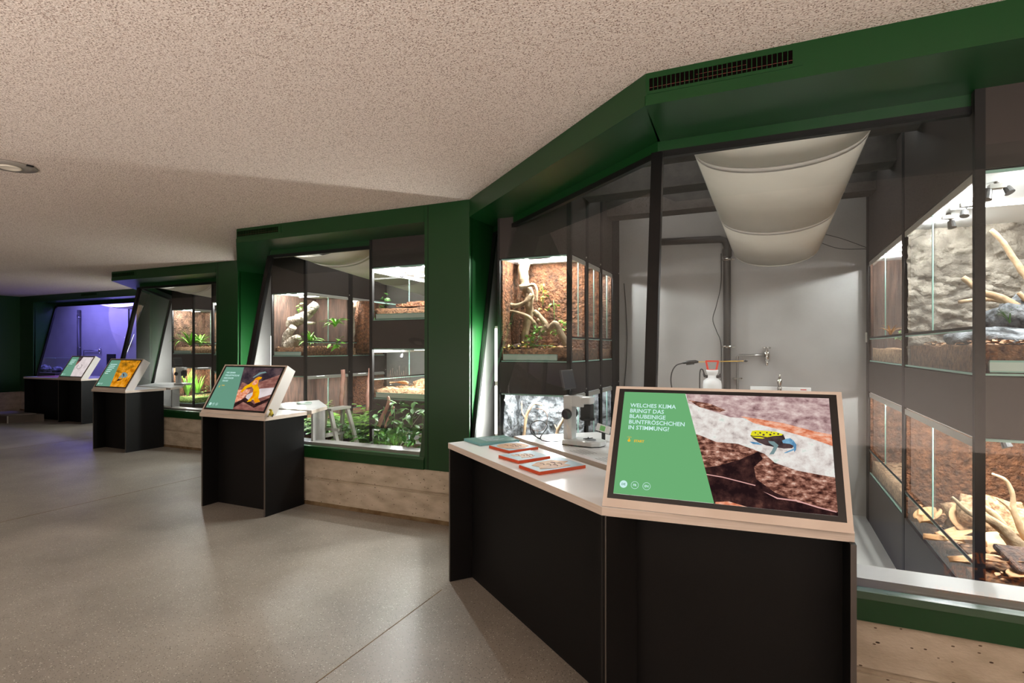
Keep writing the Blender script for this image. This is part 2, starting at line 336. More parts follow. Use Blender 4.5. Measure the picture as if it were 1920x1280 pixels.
for b, S in BAYS.items():
    W = sempty('window_%d' % b)
    A, B, E = (Vector((*S[k], 0)) for k in 'ABE'); P = S['P']; diag = b != 4
    tA, tB, tE = (top_pt(b, k) for k in 'ABE')
    line = [A, B, E] if diag else [B, E]
    tl = [tA, tB, tE] if diag else [tB, tE]
    # pillar
    struct('pillar', MB().box(E.x, P, E.y, E.y + .05, ZB, HC), GREEN, W, bevel=.003)
    def wedge(x0_, x1_, yy, pb=0):
        prof = [(yy + .04, ZB), (yy + .04, HC), (yy + .50, HC), (yy + .475, ZG1), (yy + .01 + pb, ZG0), (yy + .05, ZB)]
        return MB().hexa([(x0_, a, c) for a, c in prof], [(x1_, a, c) for a, c in prof])
    struct('reveal_panel', wedge(P - .02, P, E.y), GREEN, W)
    struct('pillar_seam', MB().box(E.x + .035, E.x + .041, E.y - .0012, E.y, ZB + .005, HC - .005), FRAME, W)
    if b == 4:
        struct('pillar', MB().box(-16.9, -16.3, 7.45, 7.5, ZB, HC), GREEN, W, bevel=.003)
        struct('reveal_panel', wedge(-16.32, -16.3, 7.45), GREEN, W)
    # fascia pieces, soffit, inner band, black frame, sill, concrete courses
    for i in range(len(line) - 1):
        p, q = line[i], line[i + 1]; d = (q - p).normalized(); n = Vector((-d.y, d.x, 0))  # n points into the wall
        if n.y < 0: n = -n
        tp, tq = tl[i], tl[i + 1]
        def face(z0, z1, o0, o1, pp=p, qq=q, nn=n):
            return MB().prism([(pp + nn * o0)[:2], (qq + nn * o0)[:2], (qq + nn * o1)[:2], (pp + nn * o1)[:2]], z0, z1)
        struct('fascia_panel', face(ZF + .02, 3.15, 0, .03), GREEN, W)
        struct('fascia_lip', face(ZF, ZF + .045, -.004, -.0002), GREEN, W)
        struct('soffit_panel', MB().prism([p[:2], q[:2], (tq + n * .02)[:2], (tp + n * .02)[:2]], ZF, ZF + .02), GREEN, W)
        struct('head_band', MB().prism([tp[:2], tq[:2], (tq + n * .03)[:2], (tp + n * .03)[:2]], ZG1 + .005, ZF), GREEN, W)
        struct('black_glazing_bar', MB().bar(tp + Vector((0, 0, ZG1 - .012)) + n * .008, tq + Vector((0, 0, ZG1 - .012)) + n * .008, .035, .034), FRAME, W)
        g0, g1 = p + Vector((0, 0, ZG0)), q + Vector((0, 0, ZG0))
        pane('glass_pane', [gl(b, 'ABE'[i + (0 if diag else 1)], ZG0), gl(b, 'ABE'[i + (1 if diag else 2)], ZG0), gl(b, 'ABE'[i + (1 if diag else 2)], ZG1), gl(b, 'ABE'[i + (0 if diag else 1)], ZG1)], .012, W)
        struct('sill_face', face(ZB, ZS - .025, -.012, .05), GREEN, W)
        struct('sill_lip', MB().hexa([p - n * .012 + Vector((0, 0, ZS - .027)), p + n * .05 + Vector((0, 0, ZS - .027)), p + n * .05 + Vector((0, 0, ZS)), p - n * .002 + Vector((0, 0, ZS))],
                                     [q - n * .012 + Vector((0, 0, ZS - .027)), q + n * .05 + Vector((0, 0, ZS - .027)), q + n * .05 + Vector((0, 0, ZS)), q - n * .002 + Vector((0, 0, ZS))]), GREEN, W)
        struct('inner_sill', face(ZS - .03, ZS + .02, .09, .26), SILLG, W)
        struct('sill_channel', face(ZS - .06, ZS - .03, .05, .12), FRAME, W)
        pe = q + (Vector((P - E.x, 0, 0)) if q == E else Vector((0, 0, 0)))
        ps = p - (Vector((.6, 0, 0)) if b == 4 else Vector((0, 0, 0)))
        for nm, z0, z1, o, m_ in (('concrete_course', .275, ZB, .006, CONC), ('concrete_joint', .25, .275, .022, CONC), ('concrete_course', .035, .25, .006, CONC), ('concrete_foot', 0, .035, -.004, CONCD)):
            struct(nm, face(z0, z1, o, .14, ps, pe, n), m_, W)
    # reveal next to the pillar on the left: black edge of the glass
    if diag:
        struct('black_glazing_bar', MB().bar(gl(b, 'A', ZG0) + Vector((.02, 0, 0)), gl(b, 'A', ZG1) + Vector((.02, 0, 0)), .03, .03), FRAME, W)
        struct('corner_mullion', MB().bar(gl(b, 'B', ZG0), gl(b, 'B', ZG1 - .01), .058, .05), FRAME, W)
    else:
        struct('black_glazing_bar', MB().bar(gl(b, 'B', ZG0) + Vector((.02, 0, 0)), gl(b, 'B', ZG1) + Vector((.02, 0, 0)), .05, .04), FRAME, W)
    struct('jamb_panel', MB().hexa([(E.x - .055, E.y - .002, ZS - .02), (E.x, E.y - .002, ZS - .02), (E.x, E.y + .03, ZS - .02), (E.x - .055, E.y + .03, ZS - .02)],
                                   [(E.x - .055, E.y + .478, ZF), (E.x, E.y + .478, ZF), (E.x, E.y + .51, ZF), (E.x - .055, E.y + .51, ZF)]), GREEN, W)
    # ventilation grille in the fascia
    gx0 = B.x + .016 + (0 if b != 4 else 2.0); gw = .594; z0, z1 = 2.735, 2.792
    G = obj('grille_recess', MB().box(gx0, gx0 + gw, B.y - .0015, B.y + .0005, z0, z1), DUCTD, W, kind='structure')
    nb = 30
    for k in range(nb + 1):
        x = gx0 + gw * k / nb
        obj('grille_bar', MB().box(x - .0016, x + .0016, B.y - .006, B.y - .001, z0, z1), GREEN, G, kind='structure')
    obj('grille_mesh', MB().box(gx0, gx0 + gw, B.y - .003, B.y - .0012, z0 + .014, z0 + .0155).box(gx0 + gw * .35, gx0 + gw * .7, B.y - .003, B.y - .0012, z0 + .034, z0 + .035), RUST, G, kind='structure')
    obj('grille_frame', MB().box(gx0 - .012, gx0 + gw + .04, B.y - .0035, B.y, z1, z1 + .012).box(gx0 - .012, gx0 + gw + .04, B.y - .0035, B.y, z0 - .014, z0)
        .box(gx0 - .012, gx0, B.y - .0035, B.y, z0, z1).box(gx0 + gw, gx0 + gw + .04, B.y - .0035, B.y, z0, z1), GREEN, G, kind='structure')
    # the keeper room behind the glass
    xl, xr, yb = S.get('xl', A.x - .022), S['xr'], S['back']
    struct('wall_back', MB().box(xl - .1, xr + .1, yb, yb + .1, 0, 3.15), IWALL)
    struct('wall_partition', MB().box(xl - .1, xl, A.y + .06, yb, 0, 3.15), IWALL)
    struct('wall_partition', MB().box(xr, xr + .08, E.y + .06, yb, 0, 3.15), IWALL)
    struct('ceiling_keeper_room', MB().prism([A[:2], B[:2], (xr, B.y), (xr + .1, yb), (xl - .1, yb)] if diag else [(xl - .1, 7.45), (xr, 7.45), (xr + .1, yb), (xl - .1, yb)], 3.15, 3.2), IDARK)
    struct('floor_keeper_room', MB().prism([(A.x, A.y + .15), (B.x + .03, B.y + .15), (xr, B.y + .15), (xr, yb), (A.x, yb)] if diag else [(xl, 7.6), (xr, 7.6), (xr, yb), (xl, yb)], -.06, .004), IFLOOR)
    if b < 4:
        for k, yy in enumerate((yb - .55, yb - 1.35, yb - 2.15)):
            struct('trim_2', MB().box(xl + .02, xr - .02, yy, yy + .22, 2.86, 3.15), BEAM)

# ------------------------------------------------------------------ ceiling speaker
t = thing('ceiling_speaker', 'round grey recessed ceiling speaker cut by the left edge of the picture', 'ceiling speaker', (-4.80, 2.06, HC))
obj('grille', MB().lathe([(.145, 0), (.15, -.004), (.148, -.008), (.06, -.010)], (-4.80, 2.06, HC), 32), mat('speaker_grey', lin((150, 142, 134)), .6), t, smooth=True)
obj('centre_ring', MB().lathe([(.062, -.009), (.066, -.016), (.055, -.022), (.045, -.016), (.01, -.014)], (-4.80, 2.06, HC), 28), mat('speaker_ring', lin((226, 216, 200)), .5), t, smooth=True)
obj('clip', MB().box(-4.665, -4.65, 2.09, 2.13, HC - .012, HC - .002), DARKP, t)
# trough housings added around the fill uplights, out of view
for x, where in ((-13.0, 'opposite the violet window'), (-9.5, 'opposite the small window'), (-6.0, 'opposite the left end of the middle window'), (-2.5, 'opposite the green pillar'), (1.2, 'behind the nearest counter'), (3.4, 'nearest the right wall')):
    u = thing('fill_trough', 'long metal trough added for ceiling fill light on the rear gallery wall, ' + where, 'lamp', (x, -2.28, .55), 'added fill troughs on the rear wall')
    obj('trough', MB().box(x - .82, x + .82, -2.4, -2.19, .53, .55).box(x - .82, x + .82, -2.2, -2.19, .55, .61).box(x - .82, x - .81, -2.4, -2.2, .55, .61).box(x + .81, x + .82, -2.4, -2.2, .55, .61), STEEL, u)
# info wall opposite: its dark blue panel shows back to front in the leaning glass
pb = mat('panel_blue', lin((44, 46, 84)), .5)
t = thing('info_panel', 'dark blue printed information panel on the rear wall', 'panel', (1.6, -2.36, .95))
obj('board', MB().box(.55, 2.75, -2.39, -2.36, .95, 1.92), pb, t)
def text(body, size, m, parent, loc, rot=(0, 0, 0), align='LEFT', off=0.0, name='lettering', ext=0.0004, sp=1.0, label=None, lsp=1.0):
    c = bpy.data.curves.new(name, 'FONT'); c.body = body; c.size = size; c.align_x = align; c.offset = off
    c.extrude = ext; c.space_character = sp; c.space_line = lsp; c.resolution_u = 2; c.materials.append(m)
    tmp = bpy.data.objects.new(name, c); C.objects.link(tmp)
    me = bpy.data.meshes.new_from_object(tmp, depsgraph=bpy.context.evaluated_depsgraph_get())
    bpy.data.objects.remove(tmp); bpy.data.curves.remove(c)
    o = bpy.data.objects.new(name, me); C.objects.link(o); o.location = loc; o.rotation_euler = rot
    if parent is not None: o.parent = parent
    if label: o['label'] = label
    return o
orp = mat('print_orange', lin((226, 116, 60)), .5); whp = mat('print_white', lin((214, 216, 230)), .5)
text('NATUR ERHALTEN', .085, orp, t, Vector((2.36, -2.355, 1.235)) - base_of(t), (PI / 2, 0, PI), off=.0015)
text('NATUR\nERHALTEN', .16, orp, t, Vector((2.5, -2.355, 1.58)) - base_of(t), (PI / 2, 0, PI), off=.003)
for k in range(4):
    obj('text_line', MB().box(1.3 + .12 * (k % 2), 2.36, -2.358, -2.354, 1.19 - k * .03, 1.2 - k * .03), whp, t)

# ------------------------------------------------------------------ kiosks and monitors
SG = emis('screen_green', lin((108, 174, 116)), 1.0); SG2 = emis('screen_teal', lin((102, 150, 128)), 1.0)
SW = emis('screen_text', lin((205, 240, 236)), 1.0); SY = emis('screen_yellow', lin((236, 186, 50)), 1.0)
SROCK = emis('picture_rock', lin((150, 136, 134)), 1, [lin((214, 204, 198)), lin((236, 232, 226)), lin((178, 204, 190))], 26, .28, .74, det=10)
STOP = emis('picture_far_bark', lin((108, 76, 78)), 1, [lin((172, 140, 140)), lin((206, 180, 176)), lin((232, 214, 208))], 22, .3, .7, (1, 1.6, 1), det=10)
SBARK = emis('picture_bark', lin((48, 26, 24)), 1, [lin((112, 70, 58)), lin((176, 126, 108)), lin((236, 204, 186))], 34, .36, .68, (1, 1.9, 1), det=10)
SDARK = emis('picture_shade', lin((34, 20, 22)), 1, [lin((62, 38, 36)), lin((110, 72, 62))], 22, .42, .75, det=10)
SORG = emis('picture_orange', lin((196, 104, 70)), 1, [lin((232, 150, 116)), lin((240, 196, 172))], 30, .35, .65, (1, 2.2, 1))
SFY = emis('picture_frog_yellow', lin((228, 220, 40)), 1, [lin((210, 200, 40)), lin((110, 96, 20))], 30, .5, .78)
SFD = emis('picture_frog_dark', lin((52, 40, 42)), 1, [lin((84, 66, 66))], 20)
SFB = emis('picture_frog_blue', lin((80, 130, 170)), 1, [lin((130, 178, 206))], 26)
SFG = emis('picture_frog_leg', lin((120, 144, 146)), 1)
SLN = emis('picture_twig', lin((224, 170, 164)), 1)
SWH = emis('picture_white', lin((226, 214, 214)), 1, [lin((206, 194, 194))], 6)
SGO = emis('picture_golden', lin((96, 66, 20)), 1, [lin((150, 104, 24)), lin((206, 134, 20)), lin((232, 160, 60))], 7, .32, .68, (1, 1.8, 1))
SGO2 = emis('picture_golden_low', lin((160, 84, 10)), 1, [lin((214, 138, 16)), lin((236, 162, 60))], 10, .35, .6)
SPU = emis('picture_purple', lin((50, 40, 48)), 1, [lin((74, 60, 66)), lin((98, 78, 80))], 6)
SRE = emis('picture_red_bark', lin((100, 62, 58)), 1, [lin((140, 90, 82)), lin((176, 128, 114))], 9, .3, .7, (1, 2.5, 1))
SYF = emis('picture_frog_golden', lin((242, 180, 10)), 1, [lin((224, 130, 14))], 12)
FW, FH = .79, .4445
THK = math.atan2(.46, .27)
LEAN = math.hypot(.27, .46)
def monitor(label, loc, rz, w_, kind):
    T = thing('touch_monitor', label, 'monitor', loc, rz=rz); T.rotation_euler = (THK, 0, rz); T.rotation_mode = 'XYZ'
    c, s = math.cos(THK), math.sin(THK); th = .11
    prof = [(0, 0), (LEAN, 0), (LEAN, -th), (th * c / s, -th)]
    obj('casing', MB().hexa([(0, a, b_) for a, b_ in prof], [(w_, a, b_) for a, b_ in prof]), SHELL, T, local=True, bevel=.002)
    fr = MB()   # light wooden face frame around the black glass
    x0, x1, y0, y1 = .016, w_ - .018, .034, LEAN - .012
    for b_ in ((0, x0, 0, LEAN), (x1, w_, 0, LEAN), (x0, x1, 0, y0), (x0, x1, y1, LEAN)): fr.box(b_[0], b_[1], b_[2], b_[3], .0003, .004)
    obj('face_frame', fr, PLY, T, local=True)
    obj('bezel', MB().box(x0, x1, y0, y1, .0003, .003), mat('bezel_' + kind, lin((16, 13, 13)), .3), T, local=True)
    ax0 = x0 + .024; ay1 = y1 - .016; aw = x1 - x0 - .05; ah = y1 - y0 - .036
    def U(u, v): return (ax0 + u * aw, ay1 - v * ah)
    lv = [.0036]
    D = obj('display', MB().box(ax0, ax0 + aw, ay1 - ah, ay1, .003, .0034), {'k1': SROCK, 'k2': SPU, 'k3': SGO, 'k4': SWH}[kind], T, local=True)
    def poly(name, pts, m, dz=.00012):
        lv[0] += dz
        p = [U(*q) for q in pts]
        # fan around the middle keeps concave outlines clean enough; bmesh triangulates
        o = obj(name, MB().hexa([(x, y, lv[0] - .0002) for x, y in p], [(x, y, lv[0]) for x, y in p]), m, D, local=True); return o
    g = SG if kind == 'k1' else SG2
    if kind == 'k1':
        poly('picture_area', [(.33, 0), (1, 0), (1, .4), (.91, .36), (.79, .28), (.64, .22), (.55, .215), (.34, .09)], STOP)
        poly('picture_area', [(.60, .2), (.80, .25), (.93, .31), (1, .33), (1, .43), (.92, .38), (.80, .32), (.66, .26)], SORG)
        poly('picture_area', [(.34, .06), (.45, .09), (.53, .15), (.50, .17), (.40, .13)], SBARK)
        poly('picture_area', [(.38, .39), (.42, .41), (.486, .456), (.588, .461), (.655, .50), (.707, .535), (.751, .607), (.844, .66), (1, .695), (1, 1), (.48, 1)], SBARK)
        poly('picture_area', [(.43, .70), (.50, .67), (.60, .60), (.68, .52), (.70, .58), (.66, .66), (.67, .76), (.75, .86), (.84, .92), (1, .97), (1, 1), (.48, 1)], SDARK)
        poly('picture_area', [(.71, .60), (.80, .67), (1, .72), (1, .93), (.86, .86), (.74, .76)], SBARK)
        poly('picture_twig', [(.445, .752), (.52, .764), (.60, .79), (.667, .812), (.665, .819), (.60, .798), (.52, .772), (.446, .76)], SLN)
        poly('picture_twig', [(.70, .86), (.76, .90), (.84, .905), (.92, .94), (.995, .965), (.995, .973), (.92, .95), (.84, .916), (.757, .91)], SLN)
        poly('picture_area', [(.49, .985), (.55, .97), (.63, 1.0), (.49, 1.0)], SORG)
        poly('frog_body', [(.645, .381), (.66, .411), (.682, .438), (.714, .46), (.75, .47), (.794, .479), (.829, .471), (.842, .433), (.801, .394), (.792, .35), (.751, .34), (.70, .34), (.66, .35)], SFD)
        poly('frog_back', [(.645, .375), (.653, .336), (.673, .328), (.715, .328), (.76, .332), (.792, .351), (.785, .363), (.751, .371), (.722, .385), (.689, .376), (.66, .381)], SFY)
        poly('frog_jaw', [(.645, .383), (.66, .388), (.69, .386), (.71, .395), (.70, .402), (.67, .40)], SFY)
        for u_, v_, r_ in ((.668, .352, .004), (.69, .35, .005), (.705, .366, .006), (.72, .345, .004), (.735, .362, .006), (.752, .35, .004), (.77, .352, .005), (.74, .34, .003), (.68, .366, .003)):
            poly('frog_spot', [(u_ + r_ * math.cos(a), v_ + r_ * 1.6 * math.sin(a)) for a in [x * 1.05 for x in range(6)]], SFD)
        poly('frog_rump', [(.786, .411), (.804, .392), (.822, .384), (.837, .405), (.848, .44), (.845, .484), (.837, .506), (.834, .448), (.821, .436), (.79, .432)], SFB)
        poly('frog_leg', [(.725, .42), (.751, .422), (.77, .453), (.76, .495), (.748, .535), (.728, .541), (.742, .5), (.75, .465), (.73, .44)], SFG)
        poly('frog_leg', [(.792, .519), (.834, .474), (.838, .488), (.80, .52)], SFB)
        poly('frog_leg', [(.641, .436), (.678, .439), (.70, .462), (.656, .456)], SFB)
    elif kind == 'k2':
        poly('picture_area', [(.42, .36), (.55, .42), (.72, .34), (1, .16), (1, 1), (.46, 1), (.42, .7)], SRE)
        poly('picture_area', [(.40, .55), (.62, .52), (.62, .6), (.55, .78), (.42, .86)], SORG)
        poly('picture_area', [(.60, .66), (.78, .5), (1, .46), (1, .62), (.8, .74), (.62, .8)], SWH)
        poly('picture_area', [(.44, .9), (.6, .72), (.8, .86), (1, .7), (1, .78), (.82, .94), (.6, .82), (.47, .98)], SDARK)
        poly('picture_area', [(.56, .24), (.64, .12), (.73, .09), (.76, .12), (.68, .15), (.58, .25)], SFG)
        poly('frog_body', [(.62, .26), (.66, .22), (.72, .23), (.72, .27), (.69, .30), (.71, .42), (.76, .5), (.80, .6), (.82, .72), (.88, .80), (.80, .83), (.74, .74), (.72, .80), (.66, .82), (.70, .66), (.67, .52), (.62, .46), (.55, .5), (.50, .62), (.47, .58), (.50, .46), (.56, .40), (.60, .33)], SYF)
        poly('frog_shade', [(.62, .30), (.67, .29), (.69, .38), (.65, .43), (.60, .40)], SORG)
    elif kind == 'k3':
        poly('picture_area', [(.40, .45), (.62, .5), (.8, .3), (1, .2), (1, 1), (.46, 1)], SGO2)
        poly('frog_body', [(.62, .48), (.70, .45), (.80, .50), (.86, .58), (.82, .66), (.76, .64), (.74, .7), (.70, .66), (.66, .62), (.64, .72), (.60, .66), (.64, .56)], SFG)
        poly('frog_mark', [(.66, .52), (.70, .56), (.72, .62), (.76, .6), (.72, .53), (.68, .5)], SFD)
        poly('frog_mark', [(.60, .7), (.68, .72), (.76, .68), (.7, .76), (.6, .8)], SDARK)
    else:
        poly('picture_area', [(.31, 0), (.52, 0), (.50, .2), (.46, .34), (.38, .52), (.34, .4)], SPU)
        poly('picture_area', [(.36, .25), (.50, .2), (.46, .34), (.40, .46)], SRE)
        cv = [U(.62 + .10 * math.cos(a) + .0 * a, .5 + .12 * math.sin(a)) for a in [x * .3 for x in range(-4, 14)]]
        obj('curled_line', MB().tube([(x, y, .0042) for x, y in cv], .004, 4), SFD, D, local=True)
    poly('green_area', [(0, 0), (.325, 0), (.485, 1), (0, 1)], g)
    z = lv[0] + .0003
    def tx(body, u, v, size, m, off=0): 
        x, y = U(u, v); return text(body, size, m, D, (x, y, z), off=off, ext=0, name='lettering')
    if kind == 'k1':
        for i, l in enumerate(('WELCHES KLIMA', 'BRINGT DAS', 'BLAUBEINIGE', 'BUNTFRÖSCHCHEN', 'IN STIMMUNG?')):
            tx(l, .040, .158 + i * .0565, .0250, SW, .0004)
        tx('START', .078, .508, .0142, SY, .0005)
    elif kind == 'k2':
        for i, l in enumerate(('WIE ZIEHEN', 'PFEILGIFTFRÖSCHE', 'IHRE KINDER', 'GROSS?')): tx(l, .055, .158 + i * .068, .0235, SW, .0004)
        tx('START', .085, .47, .0142, SY, .0005)
    else:
        n = 6 if kind == 'k3' else 4
        for i in range(n):
            x, y = U(.05, .15 + i * .07); obj('text_line', MB().box(x, x + (.17, .15, .15, .12, .11, .08)[i], y - .011, y, z - .0002, z), SW, D, local=True)
    x, y = U(.052, .497)   # pointing hand sign
    h = MB().ball((x, y, z), .0062, .0058, .0004, 10, 4).box(x - .0018, x + .0018, y, y + .0125, z - .0002, z + .0002)
    for a in (-.7, -.25, .25, .7):
        h.bar((x + math.sin(a) * .009, y + .007 + math.cos(a) * .008, z), (x + math.sin(a) * .014, y + .007 + math.cos(a) * .0125, z), .0012, .0004)
    obj('touch_sign', h, SY, D, local=True)
    for i, (u, l) in enumerate(((.047, 'DE'), (.104, 'FR'), (.163, 'EN'))):
        x, y = U(u, .909)
        if i == 0:
            obj('language_button', MB().lathe([(.0001, z - .0004), (.0152, z - .0004), (.0152, z), (.0001, z)], (x, y, 0), 24), SW, D, local=True)
        else:
            obj('language_button', MB().lathe([(.0138, z), (.0138, z - .0003), (.0152, z - .0003), (.0152, z), (.0138, z)], (x, y, 0), 24, ring=True), SW, D, local=True)
        text(l, .013, SG2 if i == 0 else SW, D, (x, y - .0045, z + .0002), align='CENTER', off=.0003, ext=0)
    return T
def kiosk(label, x0, yf, w_, dep, rz=0, wing=None):
    T = thing('display_counter', label, 'counter', (x0, yf, 0), rz=rz)
    L_ = dict(local=True)
    for xx in (0, w_ - .018):
        p = obj('side_panel', MB().box(xx, xx + .018, .001, dep, 0, .883), BLACK, T, **L_)
        obj('panel_edge', MB().box(xx, xx + .018, -.0005, .001, 0, .883), EDGE, p, **L_)
    obj('front_panel', MB().box(.018, w_ - .018, .17, .188, 0, .883), BLACK, T, **L_)
    return T
# counter 1 has a long wing that follows the slanted glass
RZ1 = math.radians(2.0)
k1 = kiosk('nearest black kiosk counter with a long slanted wing and pale plywood edge', -.602, 2.165, .875, .43, RZ1)
T1 = (-.602, 2.165)
def slab_obj(name, poly, z0, z1, parent):
    o = obj(name, MB().prism(poly, z0, z1 - .0015), PLY, parent); obj('laminate_top', MB().prism(poly, z1 - .0015, z1), WHITE, o); return o
Q = Vector((-1.90, 3.235)); P1 = Vector((-.602, 2.165)); P2 = Vector((.272, 2.196))
SI = Vector((-1.665, 3.60)); Bc = Vector((-.515, 2.60))
slab_obj('countertop', [Q[:], P1[:], P2[:], (.272, 2.62), (Bc.x, 2.62), (SI.x + .01, SI.y + .02)], .882, .918, k1)
dw = (P1 - Q).normalized(); nw = Vector((-dw.y, dw.x))
def wbox(a, b_, o0, o1, z0, z1):
    p, q = Q + dw * a, Q + dw * b_
    return MB().prism([(p + nw * o0)[:], (q + nw * o0)[:], (q + nw * o1)[:], (p + nw * o1)[:]], z0, z1)
LW = (P1 - Q).length
o = obj('end_panel', wbox(.005, .023, .006, .40, 0, .882), BLACK, k1); obj('panel_edge', wbox(.005, .023, .004, .006, 0, .882), EDGE, o)
obj('wing_panel', wbox(.023, LW - .004, .165, .183, 0, .882), BLACK, k1)
o = obj('wing_post', wbox(LW - .012, LW + .01, .0, .165, 0, .882), BLACK, k1)
monitor('large touch monitor on the nearest counter, showing a yellow-backed frog on bark', (-.602, 2.170, .9185), RZ1, .868, 'k1')
# the part of the counter behind the glass
ic = thing('inner_counter', 'white counter top with slots behind the slanted glass, under the microscope', 'counter', (-.9, 3.4, 0))
poly_i = [(-1.655, 3.63), (-1.17, 4.07), (.16, 3.02), (.16, 2.70), (-.49, 2.70)]
o = slab_obj('top', poly_i, .882, .918, ic)
obj('support_panel', MB().bar((-.95, 3.55, .44), (-.0, 2.80, .44), .02, .876, (0, 0, 1)), SHELL, ic)
sd = (Vector((-.49, 2.70)) - Vector((-1.655, 3.63))).normalized(); sn = Vector((-sd.y, sd.x))
for g_ in range(5):
    for r_ in range(5):
        p = Vector((-1.655, 3.63)) + sd * (.12 + g_ * .27) + sn * (.05 + r_ * .024); q = p + sd * .15
        obj('slot', MB().bar((*p, .9182), (*q, .9182), .005, .0006), STEEL, ic)
# counters 2, 3, 4
def std_kiosk(n, lab, x0, yf, w_, dep, mlab, kind, wing=0):
    k = kiosk(lab, x0, yf, w_, dep)
    slab_obj('countertop', [(x0 - .012 - wing, yf - .012), (x0 + w_ + .008, yf - .012), (x0 + w_ + .008, yf + dep + .03), (x0 - .012 - wing, yf + dep + .03)], .882, .918, k)
    if wing:
        o = obj('side_panel', MB().box(x0 - wing, x0 - wing + .018, yf, yf + dep, 0, .882), BLACK, k)
        obj('wing_panel', MB().box(x0 - wing + .018, x0, yf + .17, yf + .188, 0, .882), BLACK, k)
    monitor(mlab, (x0, yf - .005, .9185), 0, w_, kind); return k
std_kiosk(2, 'black kiosk counter in front of the middle window, second from the camera', -5.045, 3.68, .865, .47, 'touch monitor showing a golden yellow frog, second from the camera', 'k2')
std_kiosk(3, 'black kiosk counter at the small window with the plants, third from the camera', -9.44, 5.08, .82, .57, 'touch monitor with an orange picture and a white frog, third from the camera', 'k3')
std_kiosk(4, 'farthest black counter before the violet window, with a plain left wing', -13.49, 6.6, .84, .82, 'farthest touch monitor, showing a pale picture with a curled line', 'k4', 1.3)
# inner counters of bays 2 and 3
ic2 = thing('inner_counter', 'white counter top behind the middle window, beside the golden frog monitor', 'counter', (-4.7, 4.6, 0))
slab_obj('top', [(-4.19, 4.26), (-4.36, 4.66), (-4.95, 5.15), (-5.05, 4.75), (-5.0, 4.30)], .882, .918, ic2)
obj('end_panel', MB().prism([(-4.21, 4.30), (-4.37, 4.64), (-4.385, 4.63), (-4.225, 4.29)], .45, .882), IWALL, ic2)
ic3 = thing('inner_counter', 'white counter top behind the small window, under the distant microscope', 'counter', (-9.2, 6.2, 0))
slab_obj('top', [(-8.62, 5.76), (-8.85, 6.1), (-9.7, 6.75), (-10.1, 6.5), (-9.55, 5.80)], .882, .918, ic3)
obj('end_panel', MB().prism([(-8.64, 5.80), (-8.87, 6.08), (-8.885, 6.07), (-8.655, 5.79)], 0.004, .882), IWALL, ic3)
# red and blue mat on the far counter
t = tag(obj('counter_mat', MB().box(-14.6, -13.55, 6.75, 7.2, .9185, .926), mat('red_mat', lin((170, 50, 60)), .5)), 'flat red mat lying on the wing of the farthest counter', 'mat')
# tactile plates on the wing of the nearest counter
def corner_plate(name, lab, pts, th, edge, top, cat, mb_extra=None, group=None):
    c_ = sum((Vector((*p, 0)) for p in pts), Vector()) / 4
    T = thing(name, lab, cat, (c_.x, c_.y, .9185), group)
    obj('body', MB().prism(pts, .9185, .9185 + th - .001), edge, T)
    obj('printed_top', MB().prism([tuple(Vector(p).lerp(Vector(c_[:2]), .02)) for p in pts], .9185 + th - .001, .9185 + th), top, T)
    return T, pts, .9185 + th
def on_plate(pts, u, v): # bilinear place on a plate
    a, b_, c_, d = (Vector(p) for p in pts); return a.lerp(b_, u).lerp(d.lerp(c_, u), v)
T, pts, z = corner_plate('information_book', 'dark teal board with small white print at the back of the wing', [(-1.875, 3.294), (-1.683, 3.165), (-1.51, 3.40), (-1.69, 3.54)], .018, BOARDE, BOARDT, 'book')
for k in range(7):
    a, b_ = on_plate(pts, .15 + k * .1, .25), on_plate(pts, .15 + k * .1, .55 + .1 * (k % 3)); obj('text_line', MB().bar((*a, z + .0004), (*b_, z + .0004), .005, .0006), whp, T)
plates = [([(-1.60, 3.13), (-1.405, 3.015), (-1.30, 3.215), (-1.50, 3.335)], 'small square tactile plate with an ochre animal drawing, nearest the teal board', BROWNP, [(.08, .3), (.2, .12), (.45, .05), (.7, .12), (.92, .3), (.9, .62), (.75, .88), (.5, .93), (.25, .85), (.1, .6)]),
          ([(-1.405, 2.868), (-1.235, 2.772), (-1.125, 2.965), (-1.30, 3.09)], 'square tactile plate with a small pale animal drawing, middle of the three orange-edged ones', PALEP, [(.2, .25), (.4, .2), (.55, .35), (.75, .25), (.85, .5), (.7, .7), (.45, .72), (.3, .6)]),
          ([(-1.19, 2.672), (-1.03, 2.565), (-.87, 2.815), (-1.07, 2.975)], 'largest orange-edged tactile plate, nearest the monitor', BROWNP, [(.12, .35), (.3, .15), (.55, .2), (.75, .12), (.9, .4), (.85, .75), (.62, .72), (.5, .9), (.3, .75), (.15, .68)])]
for pts, lab, pm, shp in plates:
    T, pts, z = corner_plate('tactile_plate', lab, pts, .017, ORANGE, BOARDB, 'plate', group='orange-edged tactile plates on the counter wing')
    p = [on_plate(pts, *q) for q in shp]
    obj('relief', MB().prism([q[:] for q in p], z, z + .0012), pm, T)
    for k in range(5):
        cx, cy = .35 + .08 * k, .35 + .07 * ((k * 3) % 5)
        pp = [on_plate(pts, cx + .09 * math.cos(a), cy + .05 * math.sin(a)) for a in [x * .6 for x in range(6)]]
        obj('ink_line', MB().tube([(*q, z + .0014) for q in pp], .0015, 4), DARKI, T)
